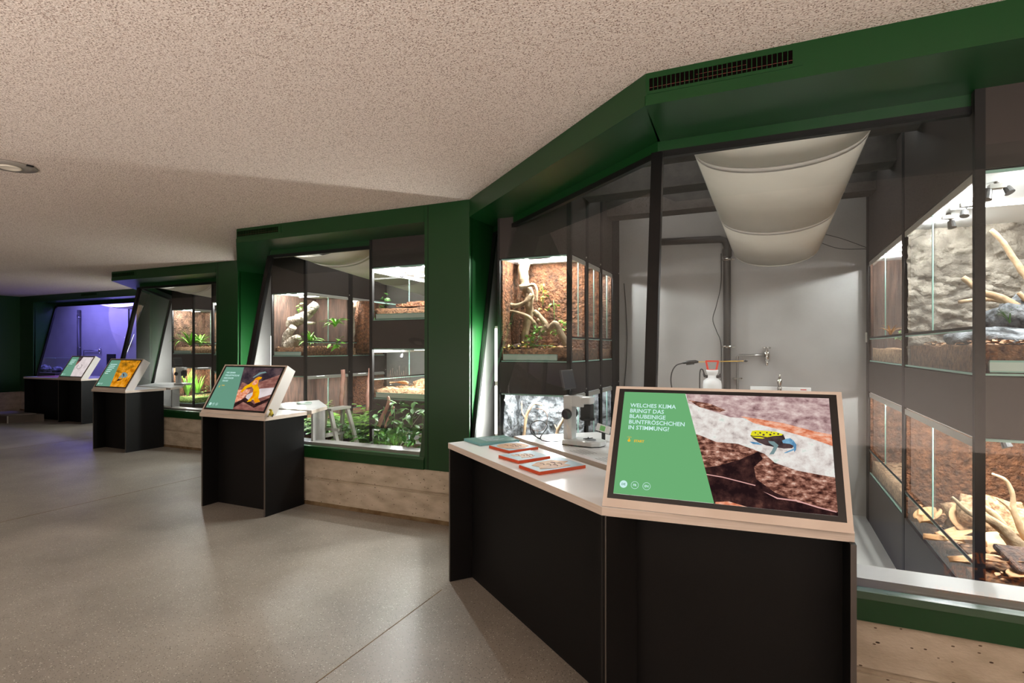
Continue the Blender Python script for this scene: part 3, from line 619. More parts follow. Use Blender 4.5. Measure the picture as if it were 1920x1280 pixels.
# little frog figure on counter 2
t = thing('frog_figurine', 'tiny yellow and black frog figure beside the golden frog monitor', 'figurine', (-4.145, 3.72, .9185))
fm = mat('frog_yellow', lin((176, 160, 40)), .4); fk = mat('frog_black', lin((36, 32, 24)), .4)
x, y, z = -4.145, 3.72, .9185
t.location = (x, y, z)
obj('body', MB().ball((x, y, z + .03), .016, .017, .027), fm, t, smooth=True); obj('head', MB().ball((x - .004, y - .006, z + .06), .014, .014, .011), fm, t, smooth=True)
for sx in (-1, 1):
    obj('hind_leg', MB().tube([(x + sx * .008, y + .008, z + .016), (x + sx * .024, y, z + .02), (x + sx * .022, y - .01, z + .004), (x + sx * .03, y - .02, z + .003)], [.007, .006, .005, .004], 6), fk, t, smooth=True)
    obj('front_leg', MB().tube([(x + sx * .008, y - .008, z + .04), (x + sx * .014, y - .016, z + .02), (x + sx * .012, y - .02, z + .003)], [.005, .004, .004], 6), fm, t, smooth=True)
    obj('eye', MB().ball((x + sx * .009 - .004, y - .014, z + .067), .004, .004, .004, 6, 4), fk, t, smooth=True)
# low plinth on the floor, far left
t = thing('floor_plinth', 'low dark plinth with pale metal edges on the floor at far left', 'plinth', (-14.6, 6.3, 0))
a = (-14.19, 6.05)
pm_ = mat('plinth_stone', lin((92, 80, 68)), .5, col2=lin((70, 60, 52)), nscale=3)
pl = [(-15.4, 5.85), (-14.19, 6.05), (-13.9, 6.66), (-14.9, 6.66)]
obj('body', MB().prism([(-15.5, 5.83), a, (-13.93, 6.56), (-15.1, 6.56)], 0, .15), pm_, t)
obj('lid', MB().prism([(-15.4, 5.9), (-14.3, 6.1), (-14.1, 6.5), (-15.1, 6.5)], .15, .165), mat('plinth_lid', lin((120, 112, 102)), .4), t)
obj('corner_trim', MB().box(a[0] - .006, a[0] + .012, a[1] - .012, a[1] + .006, 0, .152), RAIL, t)

# ------------------------------------------------------------------ racks and terrariums
def rough_grid(axis, pos, a0, a1, z0, z1, amp, sc, nu=22, nv=26, sgn=1, seed=0.0):
    m = MB(); vs = []
    for j in range(nv + 1):
        for i in range(nu + 1):
            a = a0 + (a1 - a0) * i / nu; z = z0 + (z1 - z0) * j / nv
            d = noise.fractal(Vector((a * sc + seed, z * sc, seed)), .9, 2, 4) * amp + amp
            d += amp * .9 * (abs(noise.noise(Vector((a * sc * .9, z * sc * 2.2, seed + 5)))) < .07) * -1 + amp * .5 * (noise.noise(Vector((a * sc * 2, z * sc * 5, seed + 9))) > .15)
            vs.append((pos + sgn * d, a, z) if axis == 'x' else (a, pos + sgn * d, z))
    fs = [(j * (nu + 1) + i, j * (nu + 1) + i + 1, (j + 1) * (nu + 1) + i + 1, (j + 1) * (nu + 1) + i) for j in range(nv) for i in range(nu)]
    return m.add(vs, fs)
def ground(x0, x1, y0, y1, zb, zt, amp, nu=16, nv=16, seed=0.0):
    vs = []; 
    for j in range(nv + 1):
        for i in range(nu + 1):
            x = x0 + (x1 - x0) * i / nu; y = y0 + (y1 - y0) * j / nv
            vs.append((x, y, zt + amp * noise.fractal(Vector((x * 9 + seed, y * 9, seed)), .9, 2, 4)))
    fs = [(j * (nu + 1) + i, j * (nu + 1) + i + 1, (j + 1) * (nu + 1) + i + 1, (j + 1) * (nu + 1) + i) for j in range(nv) for i in range(nu)]
    # skirt
    def edge(idx):
        n = len(vs)
        for k in idx: v = vs[k]; vs.append((v[0], v[1], zb))
        for k in range(len(idx) - 1): fs.append((idx[k], idx[k + 1], n + k + 1, n + k))
    edge(list(range(nu + 1))); edge([j * (nu + 1) + nu for j in range(nv + 1)]); edge([j * (nu + 1) for j in range(nv + 1)])
    return MB().add(vs, fs)
def litter(x0, x1, y0, y1, z, n, size, rnd, zj=.02):
    m = MB()
    for _ in range(n):
        c = Vector((rnd.uniform(x0, x1), rnd.uniform(y0, y1), z + rnd.uniform(0, zj))); s = size * rnd.uniform(.5, 1.2)
        M = Matrix.Rotation(rnd.uniform(0, 6.28), 3, 'Z') @ Matrix.Rotation(rnd.uniform(-.6, .6), 3, 'X')
        pts = [(-s, 0, 0), (-s * .3, s * .42, s * .15), (s * .4, s * .36, s * .1), (s, 0, s * .05), (s * .3, -s * .4, s * .18), (-s * .4, -s * .36, s * .12)]
        q = [c + M @ Vector(p) for p in pts]; m.add(q + [v + Vector((0, 0, .0015)) for v in q], [(0, 1, 2, 3, 4, 5), (11, 10, 9, 8, 7, 6)])
    return m
POW = []
def tank(lab, x0, x1, y0, y1, z0, z1, side, front, bg, gmat, power, seed=0, gz=.10, lit=True, seam=None, door=True, tray=True, col=None, amp=.0, leafm=None, lamp=0, flamp=0):
    T = thing('terrarium', lab, 'terrarium', ((x0 + x1) / 2, (y0 + y1) / 2, z0))
    rnd = random.Random(seed); g = .005
    xs = x1 if side == 'e' else x0; xo = x0 if side == 'e' else x1; sg = -1 if side == 'e' else 1   # sg: inwards
    if front:
        obj('front_pane', MB().box(x0, x1, y0, y0 + g, z0 + .012, z1 - .012), TGLASS, T)
        obj('glass_rim', MB().box(x0, x1, y0 - .001, y0 + .008, z1 - .012, z1).box(x0, x1, y0 - .001, y0 + .008, z0, z0 + .009), GEDGE, T)
        if tray:
            tx0, tx1 = (x0 + .01, x0 + (x1 - x0) * .8) if side == 'e' else (x0 + (x1 - x0) * .06, x1 - .01)
            tr = obj('drain_tray', MB().box(tx0, tx1, y0 + .012, y0 + .03, z0 + .018, z0 + .062), TRAY, T)
            obj('tray_rim', MB().box(tx0, tx1, y0 + .008, y0 + .014, z0 + .058, z0 + .066).box(tx0, tx1, y0 + .008, y0 + .014, z0 + .014, z0 + .02), GEDGE, tr)
    else:
        obj('end_panel', MB().box(x0, x1, y0, y0 + .01, z0, z1), bg, T)
    if door:
        ym = seam if seam else (y0 + y1) / 2; zd = z0 + .215
        def sp(ya, yb, za, zb_, o): return MB().box(min(xs, xs + sg * g) + sg * o, max(xs, xs + sg * g) + sg * o, ya, yb, za, zb_)
        obj('sliding_door', sp(y0 + .004, ym + .012, zd, z1 - .02, .002), TGLASS, T)
        obj('sliding_door', sp(ym - .012, y1 - .004, zd, z1 - .02, .012), TGLASS, T)
        obj('door_seam', sp(ym - .006, ym + .006, zd, z1 - .02, -.001), GEDGE, T)
        obj('fixed_pane', sp(y0 + .004, y1 - .004, z0 + .01, zd - .012, .004), TGLASS, T)
        obj('door_rail', sp(y0 + .004, y1 - .004, zd - .014, zd, -.004), RACKP, T)
        obj('door_rail', sp(y0 + .004, y1 - .004, z1 - .042, z1 - .006, -.004), RAIL, T)
        obj('glass_rim', sp(y0 + .004, y1 - .004, zd - .022, zd - .015, -.001).add(*((lambda q: (q.v, q.f))(sp(y0 + .004, y1 - .004, z0, z0 + .01, -.001)))), GEDGE, T)
    if amp:
        obj('back_panel', rough_grid('y', y1 - .008, x0 + .004, x1 - .004, z0, z1, amp, 5, sgn=-1, seed=seed, nu=54, nv=64), bg, T, smooth=True)
        obj('back_panel', rough_grid('x', xo - sg * .008, y0 + .012, y1 - .004, z0, z1, amp, 5, sgn=-sg * -1 * -1, seed=seed + 3, nu=60, nv=64), bg, T, smooth=True)
    else:
        obj('back_panel', MB().box(x0 + .004, x1 - .004, y1 - .014, y1 - .004, z0, z1), bg, T)
        obj('back_panel', MB().box(xo - .006, xo + .006, y0 + .012, y1 - .004, z0, z1), bg, T)
    obj('bottom', MB().box(x0 + .004, x1 - .004, y0 + .006, y1 - .004, z0, z0 + .008), RACKP, T)
    gx0, gx1 = (x0 + .012, x1 - .02) if side == 'e' else (x0 + .02, x1 - .012)
    obj('substrate', ground(gx0, gx1, y0 + .036, y1 - .016, z0 + .01, z0 + gz, .018, seed=seed), gmat, T, smooth=True)
    if leafm: obj('leaf_litter', litter(gx0 + .03, gx1 - .03, y0 + .06, y1 - .04, z0 + gz + .004, int(90 + 110 * (x1 - x0) * (y1 - y0) / .5), .022, rnd), leafm, T, kind='stuff')
    # lid with a light strip under it
    obj('mesh_lid', MB().box(x0 + .004, x1 - .004, y0 + .01, y1 - .004, z1 - .005, z1), DIFF, T)
    if front and flamp:
        d_ = bpy.data.lights.new('front_lamp', 'POINT'); d_.energy = flamp; d_.color = (1, .99, .97); d_.shadow_soft_size = .02
        for u_ in (.3, .7):
            o_ = bpy.data.objects.new('front_lamp', d_); C.objects.link(o_); o_.location = (x0 + u_ * (x1 - x0), y0 + .10, z1 - .016)
    if lit:
        obj('light_strip', MB().box(x0 + .08, x1 - .08, (y0 + y1) / 2 - .012, (y0 + y1) / 2 + .012, z1 - .020, z1 - .006), LAMP, T)
        obj('light_holder', MB().box(x0 + .3 * (x1 - x0), x0 + .7 * (x1 - x0), y0 + .02, y0 + .045, z1 - .014, z1 - .006), DARKP, T)
        area('tank_light', ((x0 + x1) / 2, (y0 + y1) / 2, z1 - .024), (x1 - x0) * .7, (y1 - y0) * .7, power * .38, col or (.97, .99, 1), spread=2.5)
        if lamp: 
            d_ = bpy.data.lights.new('door_lamp', 'POINT'); d_.energy = lamp; d_.color = (.98, .99, 1); d_.shadow_soft_size = .015
            for yy in ([y0 + .09] if y1 - y0 < 1 else [y0 + .35 * (y1 - y0), y0 + .75 * (y1 - y0)]):
                o_ = bpy.data.objects.new('door_lamp', d_); C.objects.link(o_); o_.location = (xs + sg * .11, yy, z1 - .012)
    return T
def rack(lab, x0, x1, y0, y1, side, levels, spans, ztop=3.0, tanks=None):
    T = thing('terrarium_rack', lab, 'rack', ((x0 + x1) / 2, y0, 0))
    xs = x1 if side == 'e' else x0; sg = -1 if side == 'e' else 1
    cuts = [0] + [z for l in levels for z in l] + [ztop]
    def sp(ya, yb, za, zb_, o, d=.018): return MB().box(min(xs + sg * o, xs + sg * (o + d)), max(xs + sg * o, xs + sg * (o + d)), ya, yb, za, zb_)
    ends = [y0] + [(spans[i][1] + spans[i + 1][0]) / 2 for i in range(len(spans) - 1)] + [y1]
    for i in range(0, len(cuts), 2):
        za, zb_ = cuts[i], cuts[i + 1]
        obj('front_panel', MB().box(x0, x1, y0, y0 + .018, za + .003, zb_ - .003), RACK, T)
        for k in range(len(spans)):
            p = obj('side_panel', sp(ends[k] + .002, ends[k + 1] - .002, za + .003, zb_ - .003, 0), RACK, T)
            obj('screw', MB().lathe([(.008, 0), (.008, .004), (.003, .006)], (xs - sg * .0, ends[k + 1] - .03, (za + .03) if i == len(cuts) - 2 else (za + .03)), 8, 'x'), RAIL, p)
        obj('shelf', MB().box(x0 + .02, x1 - .02, y0 + .02, y1 - .01, (za if i else zb_ - .02), (za + .02 if i else zb_)), RACKP, T)
        if i and i < len(cuts) - 1: obj('shelf', MB().box(x0 + .02, x1 - .02, y0 + .02, y1 - .01, zb_ - .02, zb_ - .002), RACKP, T)
    pw = .035
    xa, xb = min(xs, xs + sg * pw), max(xs, xs + sg * pw)
    obj('post', MB().box(xa - .001, xb + .001, y0 - .002, y0 + .03, 0, ztop), RACKP, T)
    xo = x0 if side == 'e' else x1
    obj('post', MB().box(min(xo, xo - sg * .02), max(xo, xo - sg * .02), y0 - .001, y0 + .03, 0, ztop), RACKP, T)
    for k in range(1, len(spans)):
        obj('post', sp(spans[k - 1][1] + .004, spans[k][0] - .004, 0, ztop, -.002, .03), RACKP, T)
    obj('post', sp(spans[-1][1] + .004, y1, 0, ztop, -.002, .03), RACKP, T)
    return T
def strap_leaf(L, w_, droop, up, ang, fold=.0, n=6):
    # a long arching leaf from the origin, thin but solid
    vs = []; fs = []
    d = Vector((math.cos(ang), math.sin(ang), 0)); sd_ = Vector((-d.y, d.x, 0)); p = Vector((0, 0, 0)); e = up
    for i in range(n + 1):
        t = i / n; ww = w_ * (math.sin(PI * min(1, .18 + t * .82)) ** .7) * (1 if i < n else .05)
        vs += [p - sd_ * ww, p + Vector((0, 0, -fold * ww)), p + sd_ * ww]
        p = p + (d * math.cos(e) + Vector((0, 0, math.sin(e)))) * (L / n); e -= droop / n
    for i in range(n):
        a = i * 3; fs += [(a, a + 1, a + 4, a + 3), (a + 1, a + 2, a + 5, a + 4)]
    return MB().add(vs, fs)
def strap_plant(name, lab, cat, c, n, L, w_, m, rnd, up=(1.0, 1.4), droop=(1.0, 2.0), arc=(0, 6.28), group=None):
    T = thing(name, lab, cat, c, group)
    meshes = []
    for k in range(min(n, 8)):
        o = obj('leaf', strap_leaf(L * rnd.uniform(.75, 1.1), w_, rnd.uniform(*droop), rnd.uniform(*up), 0, .5), m, T, smooth=True, local=True, fixn=False)
        o.rotation_euler = (rnd.uniform(-.15, .15), rnd.uniform(-.15, .15), rnd.uniform(*arc)); meshes.append(o)
    for k in range(n - 8):
        o = rnd.choice(meshes).copy(); C.objects.link(o); o.rotation_euler = (rnd.uniform(-.2, .2), rnd.uniform(-.2, .2), rnd.uniform(*arc))
        o.scale = (1, 1, 1) if k % 2 else (.8, .9, 1.1)
    return T
def blade(s, w_):   # one broad leaf
    return MB().add([(0, 0, 0), (s * .3, w_ * .8, s * .06), (s * .65, w_ * .75, s * .03), (s, 0, -s * .1), (s * .65, -w_ * .75, s * .03), (s * .3, -w_ * .8, s * .06), (s * .5, 0, -s * .02)],
                    [(0, 1, 6), (1, 2, 6), (2, 3, 6), (3, 4, 6), (4, 5, 6), (5, 0, 6)])
def leafy(name, lab, cat, stems, n, s, w_, m, rnd, sm=None, group=None, spread=.02):
    # climbing or bushy plant: stems are polylines, leaves sit along them
    c = Vector(stems[0][0]); T = thing(name, lab, cat, c, group)
    protos = []
    for st in stems:
        P = smooth_path(st, 3); obj('stem', MB().tube(P, .0035, 5), sm or LEAFD, T, smooth=True)
    for k in range(n):
        st = stems[k % len(stems)]; P = smooth_path(st, 3); p = P[rnd.randrange(1, len(P))]
        if len(protos) < 4:
            o = obj('leaf', blade(s * (.8 + .15 * len(protos)), w_), m, T, smooth=True, local=True, fixn=False); protos.append(o)
        else: o = rnd.choice(protos).copy(); C.objects.link(o)
        o.location = p - c + Vector((rnd.uniform(-spread, spread), rnd.uniform(-spread, spread), rnd.uniform(-spread, spread)))
        o.rotation_euler = (rnd.uniform(-.8, .8), rnd.uniform(-.6, .9), rnd.uniform(0, 6.28))
    return T
def frond_mb(L, w_, rnd, droop=1.2, up=1.1, n=11):
    m = MB(); p = Vector((0, 0, 0)); e = up; pts = [p]
    for i in range(n): p = p + Vector((math.cos(e), 0, math.sin(e))) * (L / n); e -= droop / n; pts.append(p)
    m.tube(pts, [.004 * (1 - .7 * i / n) for i in range(n + 1)], 4)
    for i in range(2, n + 1):
        t = i / n; s = w_ * math.sin(PI * min(1, .2 + .75 * t)) + .01
        for sg in (-1, 1):
            a = pts[i]; tip = a + Vector((s * .35, sg * s, -.12 * s)); q = Vector((L / n * .42, 0, 0))
            m.add([a - q, a + q, tip + q * .2, (a + tip) / 2 - q + Vector((0, 0, .004))], [(0, 1, 2, 3)])
    return m
def reflection_fern(name, lab, cat, c, n, L, w_, m, rnd, arc=(0, 6.28), up=(.8, 1.35), group=None):
    T = thing(name, lab, cat, c, group); pr = []
    for k in range(n):
        if k < 4: o = obj('frond', frond_mb(L * rnd.uniform(.8, 1.05), w_, rnd, rnd.uniform(.9, 1.6), rnd.uniform(*up)), m, T, local=True, fixn=False); pr.append(o)
        else: o = rnd.choice(pr).copy(); C.objects.link(o); sc = rnd.uniform(.7, 1.1); o.scale = (sc, sc, sc)
        o.rotation_euler = (rnd.uniform(-.15, .15), rnd.uniform(-.2, .2), rnd.uniform(*arc))
    return T
def branch(name, lab, cat, paths, m, group=None, jit=.1, rnd=R, seg=9):
    T = None
    for k, (pts, r) in enumerate(paths):
        P = smooth_path(pts, 5); n = len(P)
        rr = [r[0] + (r[1] - r[0]) * i / (n - 1) for i in range(n)]
        P = [p + Vector((noise.noise(p * 9), noise.noise(p * 9 + Vector((3, 1, 4))), noise.noise(p * 9 + Vector((7, 7, 7))))) * (.5 if rr[i] < .05 else .15) * rr[i] for i, p in enumerate(P)]
        mb = MB().tube(P, [q * (1 + .16 * noise.noise(P[i] * (22 if q < .04 else 7))) for i, q in enumerate(rr)], seg, jit, rnd=rnd)
        if T is None: T = thing(name, lab, cat, P[0], group)
        obj('trunk' if k == 0 else 'side_branch', mb, m, T, smooth=True)
    return T

LV = [(.436, 1.159), (1.428, 2.32)]
# ---- bay 1, left rack
rack('tall taupe terrarium rack left of the aisle, behind the slanted glass', -2.13, -1.463, 4.33, 5.95, 'e', LV, [(4.345, 4.74), (4.82, 5.20), (5.28, 5.66)])
for k, (ya, yb) in enumerate([(4.345, 4.74), (4.82, 5.20), (5.28, 5.66)]):
    f = k == 0
    tank(['tall terrarium with climbing branches and vines, left rack upper row', 'narrow brown-backed terrarium, upper row, second along the left rack', 'narrow brown-backed terrarium at the far end, upper row of the left rack'][k],
         -2.10, -1.468, ya if f else ya, yb, 1.43, 2.318, 'e', f, (CORK, CORK, CORKD)[k], SOIL, (20, 11, 9)[k], seed=k + 1, gz=.11, leafm=LITTER if f else None, lamp=(12, 16, 42)[k], flamp=24)
    tank(['grey-rock terrarium under the climbing-branch one, lower left', 'narrow grey-rock terrarium, lower row, behind the microscope', 'narrow grey-rock terrarium, lower row at the far end of the left rack'][k],
         -2.10, -1.468, ya, yb, .438, 1.157, 'e', f, ROCKG, SOIL, (22, 10, 8)[k], seed=k + 11, gz=.09, amp=.012, tray=False, lamp=8, flamp=14)
# ---- bay 1, right rack
xr0, xr1 = .815, 1.75
rack('tall taupe terrarium rack right of the aisle, nearest the camera', xr0, xr1, 3.03, 5.95, 'w', LV, [(3.045, 4.40), (4.475, 5.82)])
tank('large pale-rock terrarium with crossed branches, upper right', xr0 + .005, xr1 - .02, 3.05, 4.40, 1.43, 2.318, 'w', True, ROCK, SOIL, 44, seed=21, gz=.13, seam=3.74, amp=.03, leafm=LITTER, lamp=20, flamp=18)
tank('brown-backed terrarium, upper row of the right rack by the back wall', xr0 + .005, xr1 - .02, 4.48, 5.81, 1.43, 2.318, 'w', False, BARKV, SAND, 22, seed=22, gz=.11, seam=5.1, lamp=26)
tank('large terrarium full of bark and bleached branches, lower right', xr0 + .005, xr1 - .02, 3.05, 4.40, .40, 1.157, 'w', True, CORK, SOIL, 44, seed=23, gz=.12, seam=3.74, leafm=LITTER, lamp=18, flamp=16)
tank('cork-backed terrarium, lower row of the right rack by the back wall', xr0 + .005, xr1 - .02, 4.48, 5.81, .438, 1.157, 'w', False, CORK, SAND, 20, seed=24, gz=.11, seam=5.1, leafm=LITTER, lamp=16)
# ---- bay 2
rack('taupe terrarium rack with log and bromeliad, left in the middle window', -6.43, -5.776, 5.763, 7.55, 'e', LV, [(5.78, 6.62), (6.72, 7.50)])
tank('terrarium with a grey log and bromeliads, upper row in the middle window', -6.41, -5.78, 5.78, 6.62, 1.43, 2.318, 'e', True, BARKV, SOIL, 30, seed=31, gz=.12, leafm=LITTER, lamp=18, flamp=32)
tank('terrarium with an orange cork column, upper row in the middle window', -6.41, -5.78, 6.72, 7.50, 1.43, 2.318, 'e', False, CORKD, SAND, 22, seed=32, gz=.12, leafm=LITTER, lamp=18)
tank('densely planted terrarium, lower row in the middle window', -6.41, -5.78, 5.78, 6.62, .438, 1.157, 'e', True, BARKV, SOIL, 30, seed=33, gz=.10, lamp=12, flamp=20)
tank('brown-backed planted terrarium, lower row far end in the middle window', -6.41, -5.78, 6.72, 7.50, .438, 1.157, 'e', False, CORK, SOIL, 22, seed=34, gz=.10)
L3 = [(.10, .72), (1.02, 1.545), (1.833, 2.383)]
rack('taupe rack with three slate terrariums, right in the middle window', -3.76, -2.86, 4.63, 7.5, 'w', L3, [(4.65, 6.0), (6.06, 7.4)])
tank('slate-backed terrarium with an orange bark ledge, top of three', -3.755, -2.88, 4.65, 6.0, 1.835, 2.381, 'w', True, ROCKD, SOIL, 24, seed=41, gz=.12, amp=.012, tray=True, lamp=12, flamp=70)
tank('misty slate-backed terrarium with dry leaves, middle of three', -3.755, -2.88, 4.65, 6.0, 1.022, 1.543, 'w', True, ROCKG, SAND, 26, seed=42, gz=.10, amp=.012, leafm=LITTER, flamp=40)
tank('bare pale terrarium, lowest of three in the middle window', -3.755, -2.88, 4.65, 6.0, .102, .718, 'w', True, mat('pale_liner', lin((190, 184, 176)), .7), SAND, 16, seed=43, gz=.06, tray=False, flamp=12)
# ---- bay 3
rack('distant taupe rack with two grassy terrariums, in the small window', -10.98, -10.32, 7.36, 9.1, 'e', LV, [(7.375, 8.10), (8.18, 8.9)])
tank('terrarium with arching grass clumps, upper row of the small window', -10.96, -10.325, 7.375, 8.10, 1.43, 2.318, 'e', True, CORKD, SAND, 26, seed=51, gz=.13, leafm=LITTER, lamp=18, flamp=36)
tank('dark terrarium behind the grassy one, upper row of the small window', -10.96, -10.325, 8.18, 8.9, 1.43, 2.318, 'e', False, CORKD, SAND, 12, seed=52, gz=.13)
tank('terrarium with upright green blades, lower row of the small window', -10.96, -10.325, 7.375, 8.10, .438, 1.157, 'e', True, CORK, MOSS, 26, seed=53, gz=.12, leafm=LITTER, tray=False, flamp=30)
tank('terrarium behind the green blades, lower row of the small window', -10.96, -10.325, 8.18, 8.9, .438, 1.157, 'e', False, CORKD, MOSS, 12, seed=54, gz=.12)
rack('narrow visible edge of the right rack in the small window', -8.52, -7.7, 6.4, 9.1, 'w', LV, [(6.42, 7.7), (7.78, 9.0)])
tank('rust-backed terrarium at the right edge of the small window, upper row', -8.515, -7.72, 6.42, 7.7, 1.43, 2.318, 'w', True, BARKV, SAND, 20, seed=55, gz=.2, leafm=LITTER, flamp=30)
tank('moss-floored terrarium at the right edge of the small window, lower row', -8.515, -7.72, 6.42, 7.7, .438, 1.157, 'w', True, CORKD, MOSS, 20, seed=56, gz=.15)

# ------------------------------------------------------------------ fabric ducts under the keeper-room ceilings
def duct(lab, xa, xb, ya, yb, za, zb_, sag, top=3.13, na=None, nb=None):
    na = xa - .11 if na is None else na; nb = xb + .11 if nb is None else nb
    T = thing('fabric_duct', lab, 'duct', ((xa + xb) / 2, yb, zb_))
    n = 22
    def arc(y, z, ex=0):
        q_ = (yb - y) / (yb - ya); l_, r_ = xa + (na - xa) * q_, xb + (nb - xb) * q_; xm, hw = (l_ + r_) / 2, (r_ - l_) / 2
        return [Vector((xm - hw * math.cos(PI * k / n) * (1 + 0 * ex), y, z - (sag + ex) * math.sin(PI * k / n) ** .85)) for k in range(n + 1)]
    def sheet(y0_, y1_, o0, o1):
        f = lambda y: za + (zb_ - za) * (y - ya) / (yb - ya)
        A_, B_ = arc(y0_, f(y0_), o0), arc(y1_, f(y1_), o0); C_, D_ = arc(y0_, f(y0_), o1), arc(y1_, f(y1_), o1); m = n + 1
        fs = []
        for k in range(n):
            fs += [(k, k + 1, m + k + 1, m + k), (2 * m + k, 3 * m + k, 3 * m + k + 1, 2 * m + k + 1), (k, 2 * m + k, 2 * m + k + 1, k + 1), (m + k, m + k + 1, 3 * m + k + 1, 3 * m + k)]
        return MB().add(A_ + B_ + C_ + D_, fs)
    ym = ya + (yb - ya) * .62; y1_ = ya + (yb - ya) * .16
    obj('fabric', sheet(ya, y1_, 0, .004), FABRIC, T, smooth=True); obj('fabric', sheet(y1_ + .03, ym, 0.004, .008), FABRIC, T, smooth=True); obj('fabric', sheet(ym + .02, yb, 0, .004), FABRIC, T, smooth=True)
    obj('seam_band', sheet(y1_ - .005, y1_ + .045, .006, .016), SHELL, T, smooth=True)
    obj('seam_band', sheet(ym - .015, ym + .03, .006, .016), SHELL, T, smooth=True); obj('end_hoop', sheet(yb - .01, yb + .005, .001, .012), RAIL, T, smooth=True)
    for x, xn in ((xa, na), (xb, nb)):
        obj('side_rail', MB().bar((xn, ya, za + .012), (x, yb, zb_ + .012), .022, .03), RAIL, T)
        for y in (ya + .3, (ya + yb) / 2):
            obj('hanger', MB().tube([(x + (xn - x) * (yb - y) / (yb - ya), y, za - (za - zb_) * (y - ya) / (yb - ya) + .02), (x + (xn - x) * (yb - y) / (yb - ya), y, top)], .002, 5), STEEL, T)
        obj('end_screw', MB().ball((x, yb + .006, zb_ + .01), .012, .012, .012, 8, 5), CHROME, T)
    return T
duct('large white curved fabric duct hanging above the aisle nearest the camera', -.305, .432, 3.13, 5.78, 2.83, 2.50, .175, na=at(1275, 190, 3.13).x, nb=at(1671, 170, 3.13).x)
duct('white curved fabric duct at the top of the middle window', -5.0, -4.2, 4.7, 7.3, 2.74, 2.50, .175)
duct('white fabric duct at the top of the small window', -9.75, -8.95, 6.2, 8.9, 2.74, 2.52, .17)
duct('violet-lit fabric duct hanging in the farthest window', -14.7, -12.7, 7.98, 9.0, 2.76, 2.72, .26)
for (x0, x1, y0, y1, p) in ((-1.3, .7, 3.4, 5.8, 28), (-5.6, -3.9, 4.7, 7.4, 75), (-10.2, -8.7, 6.6, 9.0, 35)):
    area('room_fill', ((x0 + x1) / 2, (y0 + y1) / 2, 3.1), x1 - x0, y1 - y0, p, NEUT)  # soft fill added below the keeper-room ceilings, without a fitting
area('violet_lamp', (-15.6, 8.5, 3.1), 5.0, 1.0, 300, VIOL)
spot('violet_spot', (-13.6, 9.6, 2.9), 300, (.4, .3, 1), (-12.6, 4.2, 0), 1.25, .5, .05)
spot('violet_wash', (-17.6, 8.2, 2.95), 160, (.42, .32, 1), (-15.3, 9.4, 2.2), .9, .1, .02)
spot('violet_spot', (-14.0, 8.9, 2.95), 900, (.5, .42, 1), (-11.0, 4.6, 0), .9, .5, .04)

# ------------------------------------------------------------------ plumbing and tools at the back of bay 1
def plumbing(n, xp, yw, faucet=True, far=False):
    t = thing('drain_pipe', ('dark vertical drain pipe on the back wall behind the nearest monitor', 'dark vertical pipe on the violet back wall')[far], 'pipe', (xp, yw - .05, 0))
    obj('pipe', MB().tube([(xp, yw - .05, .0), (xp, yw - .05, 2.64), ] if far else [(xp, yw - .05, 0), (xp, yw - .05, 2.56), (xp - .02, yw - .05, 2.62), (xp - .07, yw - .05, 2.64), (xp - .7, yw - .05, 2.66)], .045 if far else .036, 14), PIPE, t, smooth=True)
    obj('collar', MB().lathe([(.042, 2.46), (.046, 2.47), (.046, 2.53), (.042, 2.54)] if not far else [(.05, 2.46), (.05, 2.5)], (xp, yw - .05, 0), 14), PIPE, t)
    for z in (1.55, 2.42):
        c_ = obj('pipe_clamp', MB().lathe([(.046, z), (.047, z + .004), (.047, z + .016), (.046, z + .02)], (xp, yw - .05, 0), 14), CHROME, t)
        obj('clamp_screw', MB().tube([(xp + .045, yw - .06, z + .01), (xp + .075, yw - .06, z + .01)], .006, 6), CHROME, c_)
    return t
plumbing(1, -.372, 6.0); plumbing(4, at(148, 640, 9.35).x, 9.4, far=True)
def wall_tap(lab, x0, x1, yw, z, zlow):
    t = thing('wall_tap', lab, 'tap', (x0, yw - .03, zlow))
    y = yw - .04
    obj('supply_pipe', MB().tube([(x0, y, zlow), (x0, y, z - .015), (x0 + .015, y, z), (x1, y, z)], .011, 8), STEEL, t, smooth=True)
    obj('pipe_bracket', MB().box(x0 - .035, x0 + .035, y - .008, y + .03, z - .24, z - .225).ball((x0 - .036, y, z - .232), .011, .011, .011, 8, 5).ball((x0 + .036, y, z - .232), .011, .011, .011, 8, 5), CHROME, t)
    obj('valve_body', MB().lathe([(.02, -.055), (.024, -.03), (.03, 0), (.024, .03), (.014, .05)], (x1 + .02, y, z), 12), CHROME, t, smooth=True)
    obj('spout', MB().tube([(x1 + .02, y, z - .05), (x1 + .02, y - .01, z - .075), (x1 + .02, y - .02, z - .10)], [.018, .013, .012], 8), CHROME, t, smooth=True)
    h = MB().tube([(x1 + .02, y, z + .045), (x1 + .02, y, z + .075)], .006, 6)
    for a in range(4): h.tube([(x1 + .02, y, z + .07), (x1 + .02 + .035 * math.cos(a * PI / 2 + .4), y + .035 * math.sin(a * PI / 2 + .4), z + .074)], [.005, .009], 6)
    obj('handwheel', h, CHROME, t, smooth=True)
wall_tap('chrome wall tap on an angled steel pipe, above the sink', -.275, -.03, 6.0, 1.478, .9)
wall_tap('thin wall tap on the violet back wall', at(157, 660, 9.36).x, at(186, 660, 9.36).x, 9.4, 1.475, 1.0)
